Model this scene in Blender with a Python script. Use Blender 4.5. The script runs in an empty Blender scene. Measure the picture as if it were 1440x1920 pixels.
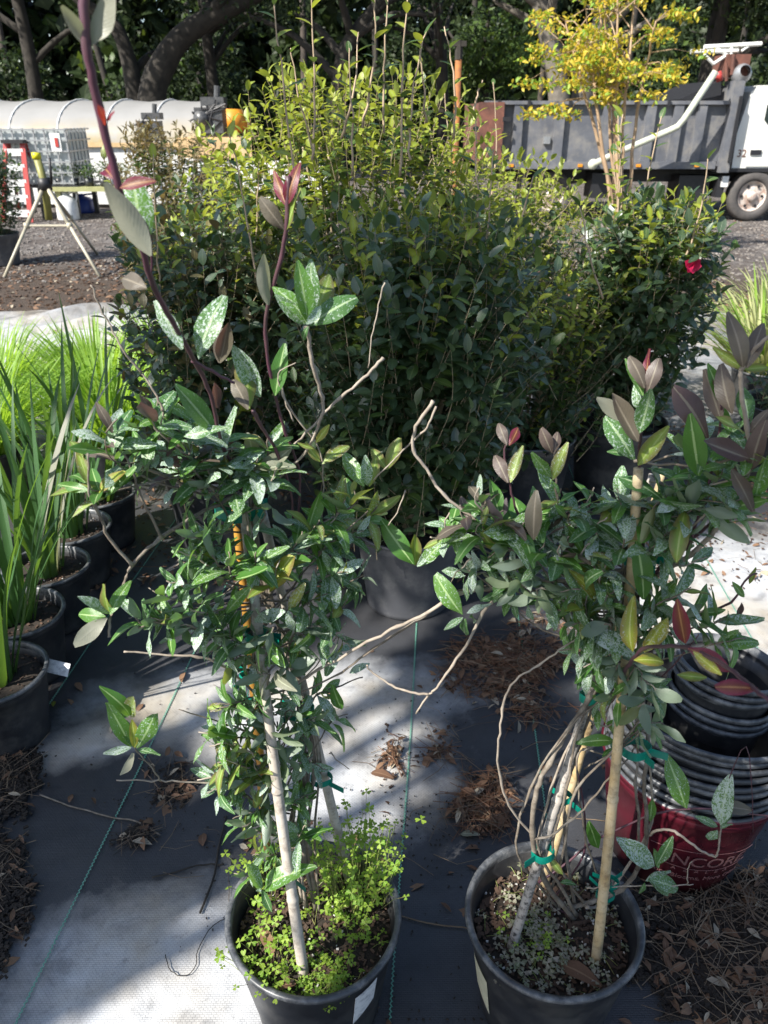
import bpy, math, random
import numpy as np
from mathutils import Vector, Matrix
R = random.Random(11)
rng = np.random.default_rng(11)
sc = bpy.context.scene
COL = sc.collection
rad = math.radians

# ---------------------------------------------------------------- camera
PITCH = rad(27.2); CAMH = 1.5; FPX = 1443.0
cam_d = bpy.data.cameras.new('camera'); cam = bpy.data.objects.new('camera', cam_d); COL.objects.link(cam)
cam.location = (0, 0, CAMH); cam.rotation_euler = (math.pi/2 - PITCH, 0, 0)
cam_d.sensor_fit = 'VERTICAL'; cam_d.sensor_height = 36; cam_d.sensor_width = 27
cam_d.lens = 36*FPX/1920; cam_d.clip_start = .02; cam_d.clip_end = 400
cam_d.dof.use_dof = True; cam_d.dof.focus_distance = 1.35; cam_d.dof.aperture_fstop = 9.0
sc.camera = cam
sc.render.resolution_x = 768; sc.render.resolution_y = 1024

# ---------------------------------------------------------------- sky, sun, exposure
SUN_AZ = 52.0      # travel direction of the light, degrees from +Y towards +X
SUN_EL = 43.0
w = bpy.data.worlds.new('World'); sc.world = w; w.use_nodes = True
nt = w.node_tree; nt.nodes.clear()
sky = nt.nodes.new('ShaderNodeTexSky'); sky.sky_type = 'NISHITA'; sky.sun_disc = False
sky.sun_elevation = rad(SUN_EL); sky.sun_rotation = rad(180+SUN_AZ)
bg = nt.nodes.new('ShaderNodeBackground'); bg.inputs[1].default_value = .10
wo = nt.nodes.new('ShaderNodeOutputWorld')
nt.links.new(sky.outputs[0], bg.inputs[0]); nt.links.new(bg.outputs[0], wo.inputs[0])
sun_d = bpy.data.lights.new('sun', 'SUN'); sun_d.energy = 5.0; sun_d.angle = rad(.53); sun_d.color = (1, .955, .88)
sun = bpy.data.objects.new('sun', sun_d); COL.objects.link(sun)
SD = Vector((math.sin(rad(SUN_AZ))*math.cos(rad(SUN_EL)), math.cos(rad(SUN_AZ))*math.cos(rad(SUN_EL)), -math.sin(rad(SUN_EL))))
sun.rotation_euler = SD.to_track_quat('-Z', 'Y').to_euler(); sun.location = (-6, -6, 9)
sc.view_settings.view_transform = 'Standard'; sc.view_settings.look = 'None'
sc.view_settings.exposure = 1.06; sc.view_settings.gamma = 1; sc.view_settings.use_curve_mapping = False

# ---------------------------------------------------------------- placing helpers (metres from the camera's foot)
def ray(px, py):
    dx = (px-720)/FPX; dy = -(py-960)/FPX
    return dx, math.cos(PITCH)+dy*math.sin(PITCH), -math.sin(PITCH)+dy*math.cos(PITCH)
def P(px, py, Y):
    d = ray(px, py); t = Y/d[1]; return Vector((d[0]*t, Y, CAMH+d[2]*t))
def G(px, py, z=0.0):
    d = ray(px, py); t = (z-CAMH)/d[2]; return Vector((d[0]*t, d[1]*t, z))

# ---------------------------------------------------------------- materials
MATS = {}
def _m(name):
    m = bpy.data.materials.new(name); m.use_nodes = True; n = m.node_tree; n.nodes.clear()
    out = n.nodes.new('ShaderNodeOutputMaterial'); b = n.nodes.new('ShaderNodeBsdfPrincipled')
    n.links.new(b.outputs[0], out.inputs[0]); MATS[name] = m
    return m, n, b, out
def N(n, t, **k):
    x = n.nodes.new(t)
    for a, v in k.items(): setattr(x, a, v)
    return x
def ramp(n, src, stops, interp='LINEAR'):
    r = N(n, 'ShaderNodeValToRGB'); r.color_ramp.interpolation = interp
    e = r.color_ramp.elements
    while len(e) < len(stops): e.new(.5)
    for i, (p, c) in enumerate(stops):
        e[i].position = p; e[i].color = (*c, 1) if len(c) == 3 else c
    n.links.new(src, r.inputs[0]); return r.outputs[0]
def noise(n, scale, detail=4, rough=.6, vec=None, dist=0):
    x = N(n, 'ShaderNodeTexNoise'); x.inputs['Scale'].default_value = scale; x.inputs['Detail'].default_value = detail
    x.inputs['Roughness'].default_value = rough; x.inputs['Distortion'].default_value = dist
    if vec is not None: n.links.new(vec, x.inputs['Vector'])
    return x.outputs['Fac']
def math_(n, op, a, b=None, clamp=False):
    x = N(n, 'ShaderNodeMath', operation=op); x.use_clamp = clamp
    for i, v in enumerate((a, b)):
        if v is None: continue
        if isinstance(v, (int, float)): x.inputs[i].default_value = v
        else: n.links.new(v, x.inputs[i])
    return x.outputs[0]
def mix(n, f, a, b, mode='MIX'):
    x = N(n, 'ShaderNodeMix', data_type='RGBA', blend_type=mode)
    for i, v in ((0, f), (6, a), (7, b)):
        if isinstance(v, (int, float)): x.inputs[i].default_value = v
        elif isinstance(v, tuple): x.inputs[i].default_value = (*v, 1) if len(v) == 3 else v
        else: n.links.new(v, x.inputs[i])
    return x.outputs[2]
def bump(n, b, h, s=.3, d=.01):
    x = N(n, 'ShaderNodeBump'); x.inputs['Strength'].default_value = s; x.inputs['Distance'].default_value = d
    n.links.new(h, x.inputs['Height']); n.links.new(x.outputs[0], b.inputs['Normal'])
def objvec(n): return N(n, 'ShaderNodeTexCoord').outputs['Object']
def geopos(n): return N(n, 'ShaderNodeNewGeometry').outputs['Position']
def mat(name, c, rough=.6, metal=0, c2=None, scale=20, bmp=0, dirt=None, dirt_scale=6, dirt_amt=.5, spec=.5, detail=5, trans=0, world=False):
    if name in MATS: return MATS[name]
    m, n, b, out = _m(name)
    v = geopos(n) if world else objvec(n)
    f = noise(n, scale, detail, .6, v)
    col = mix(n, ramp(n, f, [(.3, (0, 0, 0)), (.7, (1, 1, 1))]), c, c2 if c2 else tuple(x*.72 for x in c))
    if dirt:
        g = noise(n, dirt_scale, 6, .7, v)
        col = mix(n, math_(n, 'MULTIPLY', ramp(n, g, [(.48, (0, 0, 0)), (.66, (1, 1, 1))]), dirt_amt), col, dirt)
    n.links.new(col, b.inputs['Base Color'])
    rr = math_(n, 'MULTIPLY_ADD', f, .3); rr.node.inputs[2].default_value = rough-.15
    n.links.new(rr, b.inputs['Roughness']); b.inputs['Metallic'].default_value = metal
    b.inputs['Specular IOR Level'].default_value = spec
    if bmp: bump(n, b, f, bmp, .004)
    if trans:
        t = N(n, 'ShaderNodeBsdfTranslucent'); n.links.new(col, t.inputs[0])
        s = N(n, 'ShaderNodeMixShader'); s.inputs[0].default_value = trans
        n.links.new(b.outputs[0], s.inputs[1]); n.links.new(t.outputs[0], s.inputs[2]); n.links.new(s.outputs[0], out.inputs[0])
    return m
def leafmat(name, c1, c2, vein, under, spot=0.0, trans=.3, rough=.38, tcol=None, edge=None, veinw=.05, side=14, spec=.5):
    m, n, b, out = _m(name)
    at = N(n, 'ShaderNodeAttribute', attribute_name='rnd'); oi = N(n, 'ShaderNodeObjectInfo')
    r = math_(n, 'FRACT', math_(n, 'ADD', at.outputs['Fac'], oi.outputs['Random']))
    uv = N(n, 'ShaderNodeUVMap', uv_map='uv'); sp = N(n, 'ShaderNodeSeparateXYZ'); n.links.new(uv.outputs[0], sp.inputs[0])
    u = math_(n, 'ABSOLUTE', math_(n, 'SUBTRACT', sp.outputs[0], .5))
    v = sp.outputs[1]
    col = mix(n, r, c1, c2)
    # blade mottling
    cb = N(n, 'ShaderNodeCombineXYZ')
    n.links.new(math_(n, 'MULTIPLY', sp.outputs[0], 1.0), cb.inputs[0]); n.links.new(math_(n, 'MULTIPLY', v, 2.3), cb.inputs[1])
    n.links.new(math_(n, 'MULTIPLY', r, 37.0), cb.inputs[2])
    nz = noise(n, 5, 5, .65, cb.outputs[0])
    col = mix(n, math_(n, 'MULTIPLY', nz, .35), col, tuple(x*.45 for x in c1), 'MIX')
    if edge: col = mix(n, ramp(n, math_(n, 'ADD', u, math_(n, 'MULTIPLY', nz, .35)), [(.3, (0, 0, 0)), (.62, (1, 1, 1))]), col, edge)
    # side veins and midrib
    sv = math_(n, 'SINE', math_(n, 'MULTIPLY', math_(n, 'SUBTRACT', v, math_(n, 'MULTIPLY', u, .42)), side*6.283))
    svm = math_(n, 'MULTIPLY', math_(n, 'GREATER_THAN', sv, .95), .08)
    mid = math_(n, 'LESS_THAN', u, veinw)
    col = mix(n, math_(n, 'MAXIMUM', svm, math_(n, 'MULTIPLY', mid, .95)), col, vein)
    if spot:
        s1 = noise(n, 9, 7, .74, cb.outputs[0], .8)
        lo = .585-.11*spot
        sm = ramp(n, math_(n, 'ADD', s1, math_(n, 'MULTIPLY', math_(n, 'SUBTRACT', r, .5), .16)), [(lo+.045, (0, 0, 0)), (lo+.085, (1, 1, 1))])
        col = mix(n, math_(n, 'MULTIPLY', sm, .85), col, (.62, .70, .67))
    ge = N(n, 'ShaderNodeNewGeometry')
    col = mix(n, ge.outputs['Backfacing'], col, under)
    n.links.new(col, b.inputs['Base Color'])
    rr = math_(n, 'MULTIPLY_ADD', nz, .35); rr.node.inputs[2].default_value = rough-.12
    n.links.new(rr, b.inputs['Roughness']); b.inputs['Specular IOR Level'].default_value = spec
    bump(n, b, math_(n, 'ADD', math_(n, 'MULTIPLY', sv, .08), math_(n, 'ADD', nz, math_(n, 'MULTIPLY', mid, -1.2))), .35, .0012)
    t = N(n, 'ShaderNodeBsdfTranslucent')
    t.inputs[0].default_value = (*(tcol or tuple(min(1, x*1.8) for x in c2)), 1)
    s = N(n, 'ShaderNodeMixShader'); s.inputs[0].default_value = trans
    n.links.new(b.outputs[0], s.inputs[1]); n.links.new(t.outputs[0], s.inputs[2]); n.links.new(s.outputs[0], out.inputs[0])
    return m

leafmat('leaf_dusty', (.06, .155, .042), (.115, .24, .06), (.36, .48, .26), (.20, .25, .19), spot=1.0, tcol=(.16, .32, .05), veinw=.05, rough=.32)
leafmat('leaf_green', (.06, .17, .03), (.13, .27, .045), (.34, .48, .20), (.19, .24, .15), spot=.4, tcol=(.22, .42, .04), veinw=.05, rough=.30)
leafmat('leaf_young', (.16, .27, .04), (.26, .36, .06), (.35, .42, .14), (.22, .24, .12), spot=.1, tcol=(.45, .55, .06), edge=(.15, .12, .05))
leafmat('leaf_purple', (.095, .065, .062), (.13, .12, .08), (.22, .19, .14), (.14, .12, .125), spot=0, tcol=(.25, .10, .07), trans=.2)
leafmat('leaf_yellow', (.26, .34, .03), (.36, .38, .04), (.5, .52, .15), (.3, .33, .1), spot=.3, tcol=(.6, .65, .05), edge=(.22, .16, .04))
leafmat('leaf_red', (.12, .018, .03), (.17, .07, .03), (.4, .2, .08), (.22, .06, .08), spot=0, tcol=(.5, .06, .03), edge=(.16, .015, .05))
leafmat('leaf_pale', (.20, .22, .15), (.26, .26, .19), (.4, .42, .3), (.28, .28, .22), spot=0, tcol=(.4, .42, .2))
leafmat('camellia_old', (.036, .072, .036), (.075, .115, .052), (.09, .13, .06), (.10, .15, .08), spot=0, tcol=(.13, .24, .03), trans=.20, rough=.32, veinw=.03, spec=1.0)
leafmat('camellia_new', (.26, .38, .03), (.42, .48, .05), (.3, .32, .1), (.2, .24, .06), spot=0, tcol=(.5, .55, .05), trans=.35, rough=.36, edge=(.20, .20, .03))
leafmat('camellia_mid', (.045, .095, .025), (.09, .15, .035), (.16, .2, .07), (.10, .14, .05), spot=0, tcol=(.20, .32, .05), trans=.24, rough=.32)
leafmat('bronze_leaf', (.09, .075, .03), (.17, .15, .06), (.2, .18, .08), (.15, .11, .07), spot=0, tcol=(.3, .22, .05), trans=.25)
leafmat('iris_blade', (.035, .10, .03), (.075, .16, .045), (.10, .19, .08), (.05, .12, .04), spot=0, tcol=(.22, .40, .04), trans=.28, veinw=.0, rough=.42)
leafmat('lime_blade', (.16, .30, .03), (.28, .42, .05), (.4, .5, .15), (.2, .33, .05), spot=0, tcol=(.5, .75, .06), trans=.4, veinw=.0)
leafmat('cream_blade', (.35, .38, .14), (.50, .48, .22), (.6, .58, .35), (.4, .42, .2), spot=0, tcol=(.6, .6, .2), trans=.35, veinw=.0)
leafmat('clover_leaf', (.16, .33, .03), (.34, .46, .05), (.35, .45, .12), (.18, .28, .05), spot=0, tcol=(.45, .65, .05), trans=.4, rough=.5)
leafmat('clover_pale', (.20, .24, .12), (.34, .28, .24), (.4, .38, .3), (.28, .25, .2), spot=0, tcol=(.4, .4, .2), trans=.25, rough=.6)
leafmat('myrtle_leaf', (.55, .48, .03), (.62, .38, .04), (.5, .4, .1), (.4, .35, .04), spot=0, tcol=(.75, .62, .05), trans=.4)
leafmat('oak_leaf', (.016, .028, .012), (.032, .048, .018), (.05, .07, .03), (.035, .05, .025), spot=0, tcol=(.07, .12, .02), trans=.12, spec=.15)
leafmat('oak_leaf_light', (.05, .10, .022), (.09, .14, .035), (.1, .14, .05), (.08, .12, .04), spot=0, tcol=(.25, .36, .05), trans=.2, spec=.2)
leafmat('dead_leaf', (.11, .055, .03), (.24, .14, .08), (.2, .12, .07), (.16, .10, .07), spot=0, tcol=(.25, .12, .05), trans=.1, rough=.7)
leafmat('dead_leaf_pale', (.36, .30, .22), (.44, .38, .28), (.3, .25, .18), (.34, .3, .24), spot=0, tcol=(.3, .25, .15), trans=.1, rough=.7)
mat('stem_grey', (.20, .165, .125), .8, c2=(.10, .08, .06), scale=60, bmp=.5, dirt=(.34, .31, .26), dirt_scale=40, dirt_amt=.5)
mat('stem_dry', (.36, .31, .25), .8, c2=(.22, .18, .14), scale=60, bmp=.4)
mat('stem_purple', (.10, .035, .06), .45, c2=(.07, .04, .04), scale=25)
mat('stem_tan', (.40, .32, .21), .7, c2=(.24, .19, .12), scale=30)
mat('stem_pale', (.50, .38, .26), .7, c2=(.36, .26, .17), scale=30)
mat('stem_green', (.18, .28, .06), .6, c2=(.25, .22, .08), scale=30)
mat('bark_dark', (.045, .038, .03), .95, c2=(.02, .018, .015), scale=6, bmp=.6)
mat('bark_grey', (.20, .175, .145), .9, c2=(.09, .08, .065), scale=8, bmp=.6)
mat('bark_pine', (.09, .07, .055), .9, c2=(.035, .03, .025), scale=5, bmp=.6)
mat('bark_myrtle', (.44, .31, .19), .6, c2=(.30, .20, .12), scale=7, detail=2)
mat('black_pot', (.014, .015, .018), .42, c2=(.030, .032, .036), scale=14, dirt=(.12, .115, .105), dirt_scale=8, dirt_amt=.45)
mat('grey_pot', (.055, .058, .066), .45, c2=(.075, .077, .085), scale=7, dirt=(.2, .2, .19), dirt_scale=9, dirt_amt=.4)
mat('pot_rim', (.075, .082, .09), .36, c2=(.03, .032, .036), scale=30, dirt=(.30, .30, .30), dirt_scale=24, dirt_amt=.5)
mat('red_pot', (.075, .008, .016), .30, c2=(.055, .006, .011), scale=6, dirt=(.16, .06, .06), dirt_scale=7, dirt_amt=.25)
mat('pot_print', (.26, .12, .115), .6)
mat('soil', (.016, .012, .009), .95, c2=(.035, .026, .019), scale=70, bmp=1, detail=8)
mat('bark_chip', (.035, .022, .015), .9, c2=(.11, .065, .042), scale=14, world=True)
mat('perlite', (.6, .58, .54), .8)
mat('green_tie', (.0, .22, .15), .38, c2=(.0, .15, .11), scale=30)
mat('bamboo_tan', (.42, .29, .13), .5, c2=(.58, .48, .31), scale=22, dirt=(.14, .085, .045), dirt_scale=70, dirt_amt=.6)
mat('bamboo_grey', (.42, .37, .31), .65, c2=(.54, .49, .42), scale=14, dirt=(.13, .10, .08), dirt_scale=60, dirt_amt=.6)
mat('bamboo_gold', (.52, .27, .045), .4, c2=(.42, .2, .035), scale=9, dirt=(.12, .06, .02), dirt_scale=25, dirt_amt=.6)
mat('bamboo_mottled', (.42, .39, .35), .7, c2=(.34, .3, .26), scale=14, dirt=(.015, .013, .012), dirt_scale=85, dirt_amt=1.0)
mat('white_paper', (.72, .73, .74), .6, c2=(.62, .62, .62), dirt=(.2, .22, .25), dirt_scale=60, dirt_amt=.7)
mat('cream_paper', (.62, .60, .44), .6)
mat('needle', (.20, .095, .045), .7, c2=(.09, .042, .024), scale=9, world=True)
mat('straw', (.22, .16, .10), .7, c2=(.09, .06, .04), scale=9, world=True)
mat('white_plastic', (.78, .78, .76), .4)
mat('white_paint', (.74, .74, .70), .3, c2=(.66, .66, .61), scale=3, dirt=(.4, .35, .25), dirt_scale=4, dirt_amt=.25)
mat('truck_steel', (.085, .09, .105), .5, c2=(.15, .155, .17), scale=3, dirt=(.24, .225, .20), dirt_scale=3.5, dirt_amt=.6)
mat('truck_black', (.02, .02, .023), .5)
mat('rust', (.19, .075, .05), .85, c2=(.07, .032, .025), scale=8, bmp=.5)
mat('orange_rust', (.38, .15, .03), .8, c2=(.16, .06, .03), scale=14)
mat('glass_dark', (.02, .035, .035), .08)
mat('rubber', (.055, .052, .05), .8, c2=(.09, .08, .075), scale=12)
mat('rim_steel', (.55, .50, .45), .5, c2=(.42, .33, .28), scale=12, dirt=(.20, .10, .07), dirt_scale=12, dirt_amt=.6)
mat('pale_green_tube', (.56, .58, .46), .4)
mat('galvanised', (.42, .43, .44), .4, metal=.6)
mat('dark_machine', (.03, .032, .035), .4, c2=(.10, .10, .10), scale=30)
mat('orange_paint', (.70, .28, .02), .5)
mat('plywood', (.50, .33, .16), .7, c2=(.6, .44, .24), scale=5)
mat('ladder_red', (.42, .05, .04), .4)
mat('tripod_tan', (.46, .42, .32), .5)
mat('olive_tube', (.25, .24, .07), .5)
mat('yellow_cap', (.75, .68, .02), .4)
mat('tote_plastic', (.62, .66, .66), .35, trans=.4)
mat('blue_plastic', (.02, .05, .28), .4)
mat('table_olive', (.36, .36, .16), .6)
mat('red_petal', (.62, .015, .09), .5, trans=.3)
mat('red_tag', (.45, .02, .04), .5)

mat('gravel_stone', (.30, .275, .25), .9, c2=(.12, .10, .085), scale=9, world=True)
def film_material():
    m, n, b, out = _m('greenhouse_film')
    o = objvec(n); sp = N(n, 'ShaderNodeSeparateXYZ'); n.links.new(o, sp.inputs[0])
    f = noise(n, 1.3, 6, .65, o)
    col = mix(n, f, (.33, .325, .31), (.48, .475, .46))
    band = ramp(n, math_(n, 'ADD', sp.outputs[2], math_(n, 'MULTIPLY', noise(n, 1.7, 4, .6, o), .5)), [(.0, (0, 0, 0)), (.42, (0, 0, 0)), (.5, (1, 1, 1)), (.60, (1, 1, 1)), (.78, (0, 0, 0))])
    # mould band of ochre and green low on the film
    st = mix(n, noise(n, .9, 2, .5, o), (.52, .30, .08), (.42, .42, .22))
    lo = N(n, 'ShaderNodeMapRange'); lo.inputs[1].default_value = 1.12; lo.inputs[2].default_value = 1.5; lo.inputs[3].default_value = 1; lo.inputs[4].default_value = 0
    n.links.new(sp.outputs[2], lo.inputs[0])
    nf = ramp(n, noise(n, 2.2, 5, .6, o), [(.32, (0, 0, 0)), (.6, (1, 1, 1))])
    col = mix(n, math_(n, 'MULTIPLY', math_(n, 'MULTIPLY', lo.outputs[0], nf), .9), col, st)
    n.links.new(col, b.inputs['Base Color']); b.inputs['Roughness'].default_value = .4
    t = N(n, 'ShaderNodeBsdfTranslucent'); n.links.new(col, t.inputs[0])
    s = N(n, 'ShaderNodeMixShader'); s.inputs[0].default_value = .3
    n.links.new(b.outputs[0], s.inputs[1]); n.links.new(t.outputs[0], s.inputs[2]); n.links.new(s.outputs[0], out.inputs[0])
film_material()

def fabric_material():
    m, n, b, out = _m('weed_fabric')
    v = geopos(n); sp = N(n, 'ShaderNodeSeparateXYZ'); n.links.new(v, sp.inputs[0])
    # dust on the black weave: small spatter, sun patches painted as pale islands
    big = noise(n, 1.1, 7, .62, v, .4); mid_ = noise(n, 5.5, 7, .7, v, .3); fine = noise(n, 120, 4, .7, v)
    def blob(x, y, rx, ry, rot=0.0, soft=.9):
        mp = N(n, 'ShaderNodeMapping', vector_type='TEXTURE')
        mp.inputs['Location'].default_value = (x, y, 0); mp.inputs['Scale'].default_value = (rx, ry, 1); mp.inputs['Rotation'].default_value = (0, 0, rot)
        n.links.new(v, mp.inputs[0]); ln = N(n, 'ShaderNodeVectorMath', operation='LENGTH')
        s2 = N(n, 'ShaderNodeVectorMath', operation='MULTIPLY'); s2.inputs[1].default_value = (1, 1, 0); n.links.new(mp.outputs[0], s2.inputs[0])
        n.links.new(s2.outputs[0], ln.inputs[0])
        mr = N(n, 'ShaderNodeMapRange'); mr.inputs[1].default_value = 1-soft*.5; mr.inputs[2].default_value = 1+soft*.5; mr.inputs[3].default_value = 1; mr.inputs[4].default_value = 0
        n.links.new(math_(n, 'ADD', ln.outputs['Value'], math_(n, 'MULTIPLY', math_(n, 'SUBTRACT', mid_, .5), 1.6)), mr.inputs[0])
        return mr.outputs[0]
    g = SUN_DUST[0]; sun_dust = blob(*g)
    for g in SUN_DUST[1:]: sun_dust = math_(n, 'MAXIMUM', sun_dust, blob(*g))
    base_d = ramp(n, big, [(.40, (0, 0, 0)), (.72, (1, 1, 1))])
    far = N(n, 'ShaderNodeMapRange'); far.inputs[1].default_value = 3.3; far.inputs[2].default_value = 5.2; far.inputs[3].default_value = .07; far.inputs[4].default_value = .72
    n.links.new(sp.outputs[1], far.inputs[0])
    sun_dust = math_(n, 'MAXIMUM', sun_dust, math_(n, 'MULTIPLY', math_(n, 'ADD', base_d, .35), far.outputs[0]), True)
    spk = ramp(n, noise(n, 55, 3, .8, v), [(.55, (1, 1, 1)), (.72, (.35, .35, .35))])
    stain = ramp(n, noise(n, 13, 4, .6, v, .5), [(.32, (.10, .10, .10)), (.42, (.65, .65, .65)), (.6, (1, 1, 1))])
    spk = math_(n, 'MULTIPLY', spk, stain)
    sun_dust = math_(n, 'MULTIPLY', sun_dust, math_(n, 'ADD', math_(n, 'MULTIPLY', spk, .5), math_(n, 'MULTIPLY', mid_, 1.0)), True)
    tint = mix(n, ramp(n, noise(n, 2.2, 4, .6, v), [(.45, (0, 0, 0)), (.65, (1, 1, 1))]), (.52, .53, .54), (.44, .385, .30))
    # weave
    br = N(n, 'ShaderNodeTexBrick'); br.inputs['Scale'].default_value = 1; br.inputs['Brick Width'].default_value = .0085; br.inputs['Row Height'].default_value = .0042
    br.inputs['Mortar Size'].default_value = .0008; br.inputs['Mortar Smooth'].default_value = .6; br.offset = .5
    n.links.new(v, br.inputs['Vector'])
    wv = br.outputs['Fac']
    blk = mix(n, fine, (.016, .017, .021), (.036, .038, .044))
    col = mix(n, sun_dust, blk, tint)
    col = mix(n, math_(n, 'MULTIPLY', wv, .55), col, mix(n, .5, col, (.01, .01, .012)))
    n.links.new(col, b.inputs['Base Color'])
    rr = math_(n, 'MULTIPLY_ADD', sun_dust, .35); rr.node.inputs[2].default_value = .46
    n.links.new(rr, b.inputs['Roughness'])
    h = math_(n, 'ADD', math_(n, 'MULTIPLY', wv, -.6), math_(n, 'MULTIPLY', fine, .5))
    h = math_(n, 'ADD', h, math_(n, 'MULTIPLY', noise(n, 9, 3, .5, v), 4.0)); h = math_(n, 'ADD', h, math_(n, 'MULTIPLY', noise(n, 2.3, 2, .5, v, 1.2), 14.0))
    bump(n, b, h, .55, .0016)
SUN_DUST = [(-.42, .93, .30, .20, .25, .7), (-.30, 1.72, .48, .17, .1, .8), (-.08, 1.50, .22, .26, 0, .8), (1.25, 2.25, .62, .48, 0, .7), (-2.4, 5.0, 2.2, 1.6, 0, .7), (-.72, 1.60, .25, .08, .5, .8)]  # islands laid where sun falls: part white stain, part sunlight put into the colour
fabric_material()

def ground_material():
    m, n, b, out = _m('yard_earth')
    v = geopos(n); f = noise(n, .55, 5, .6, v); g = noise(n, 38, 8, .75, v)
    g2 = noise(n, 9, 8, .8, v)
    col = mix(n, ramp(n, g, [(.3, (0, 0, 0)), (.7, (1, 1, 1))]), (.040, .028, .020), (.14, .10, .072))
    grav = mix(n, ramp(n, g2, [(.40, (0, 0, 0)), (.60, (1, 1, 1))]), (.075, .062, .055), (.27, .245, .225))
    grav = mix(n, ramp(n, noise(n, 1.7, 5, .7, v), [(.42, (0, 0, 0)), (.58, (1, 1, 1))]), grav, mix(n, .6, grav, (.07, .05, .038)))
    sp = N(n, 'ShaderNodeSeparateXYZ'); n.links.new(v, sp.inputs[0])
    mr = N(n, 'ShaderNodeMapRange'); mr.inputs[1].default_value = 8.3; mr.inputs[2].default_value = 9.6
    n.links.new(math_(n, 'ADD', sp.outputs[1], math_(n, 'MULTIPLY', math_(n, 'SUBTRACT', f, .5), 4)), mr.inputs[0])
    col = mix(n, mr.outputs[0], col, grav)
    n.links.new(col, b.inputs['Base Color']); b.inputs['Roughness'].default_value = .95
    bump(n, b, math_(n, 'ADD', g, g2), 1.0, .04)
ground_material()

# ---------------------------------------------------------------- mesh helpers
class MB:
    def __init__(s, warp=0.0, ph=0.0):
        s.warp = warp; s.ph = ph; s.v = []; s.f = []; s.m = []; s.uv = []
    def quadface(s, pts, mi=0):
        i = len(s.v); s.v += [tuple(p) for p in pts]; s.f.append(tuple(range(i, i+len(pts)))); s.m.append(mi)
    def box(s, c, d, mi=0, M=None):
        x, y, z = d[0]/2, d[1]/2, d[2]/2; i = len(s.v)
        for sx in (-1, 1):
            for sy in (-1, 1):
                for sz in (-1, 1):
                    p = Vector((sx*x, sy*y, sz*z))
                    if M is not None: p = M @ p
                    s.v.append((c[0]+p.x, c[1]+p.y, c[2]+p.z))
        for a in ((0, 1, 3, 2), (4, 6, 7, 5), (0, 4, 5, 1), (2, 3, 7, 6), (0, 2, 6, 4), (1, 5, 7, 3)):
            s.f.append(tuple(i+k for k in a)); s.m.append(mi)
    def bar(s, a, b, w, h, mi=0):
        a = Vector(a); b = Vector(b); d = b-a; q = d.to_track_quat('Z', 'Y').to_matrix()
        s.box((a+b)/2, (w, h, d.length), mi, q)
    def tube(s, pts, r, n=6, mi=0, cap=True):
        pts = [Vector(p) for p in pts]; k = len(pts)
        if not hasattr(r, '__len__'): r = [r]*k
        i0 = len(s.v); ref = Vector((.31, .57, .76)).normalized()
        for i, p in enumerate(pts):
            t = (pts[min(i+1, k-1)]-pts[max(i-1, 0)])
            if t.length < 1e-9: t = Vector((0, 0, 1))
            t.normalize(); a = t.cross(ref)
            if a.length < .05: a = t.cross(Vector((1, 0, 0)))
            a.normalize(); b = t.cross(a)
            for j in range(n):
                an = 2*math.pi*j/n
                q = p+(a*math.cos(an)+b*math.sin(an))*r[i]; s.v.append(tuple(q))
        for i in range(k-1):
            for j in range(n):
                j2 = (j+1) % n
                s.f.append((i0+i*n+j, i0+i*n+j2, i0+(i+1)*n+j2, i0+(i+1)*n+j)); s.m.append(mi)
        if cap:
            s.f.append(tuple(i0+j for j in range(n))[::-1]); s.m.append(mi)
            s.f.append(tuple(i0+(k-1)*n+j for j in range(n))); s.m.append(mi)
    def lathe(s, prof, n=48, c=(0, 0, 0), mi=0, M=None, a0=0, a1=2*math.pi):
        i0 = len(s.v); full = abs(a1-a0-2*math.pi) < 1e-6; cols = n if full else n+1
        for (r, z) in prof:
            for j in range(cols):
                an = a0+(a1-a0)*j/n; wv = 1+s.warp*(math.sin(2*an+s.ph)+.5*math.sin(3*an+2*s.ph)); p = Vector((r*wv*math.cos(an), r*wv*math.sin(an), z+r*s.warp*.8*math.sin(2*an+s.ph*3)))
                if M is not None: p = M @ p
                s.v.append((c[0]+p.x, c[1]+p.y, c[2]+p.z))
        for i in range(len(prof)-1):
            for j in range(n):
                j2 = (j+1) % cols
                s.f.append((i0+i*cols+j, i0+i*cols+j2, i0+(i+1)*cols+j2, i0+(i+1)*cols+j)); s.m.append(mi)
    def mesh(s, name, mats, smooth=False):
        me = bpy.data.meshes.new(name); me.from_pydata(s.v, [], s.f)
        for m_ in (mats if isinstance(mats, (list, tuple)) else [mats]): me.materials.append(MATS[m_])
        me.polygons.foreach_set('material_index', s.m)
        if smooth: me.polygons.foreach_set('use_smooth', [True]*len(s.f))
        me.update(); return me
    def build(s, name, mats, parent=None, smooth=False, loc=None):
        o = bpy.data.objects.new(name, s.mesh(name, mats, smooth)); COL.objects.link(o)
        if parent is not None:
            o.parent = parent; o.location = -parent.location      # geometry given in world metres
        elif loc is not None:
            o.location = loc
            o.data.transform(Matrix.Translation(-Vector(loc)))
        return o
def tag(o, label=None, cat=None, group=None, kind=None):
    if label: o['label'] = label
    if cat: o['category'] = cat
    if group: o['group'] = group
    if kind: o['kind'] = kind
    return o
def thing(name, label, cat, loc, group=None):
    o = bpy.data.objects.new(name, None); o.empty_display_size = .05; COL.objects.link(o); o.location = loc
    return tag(o, label, cat, group)

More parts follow.
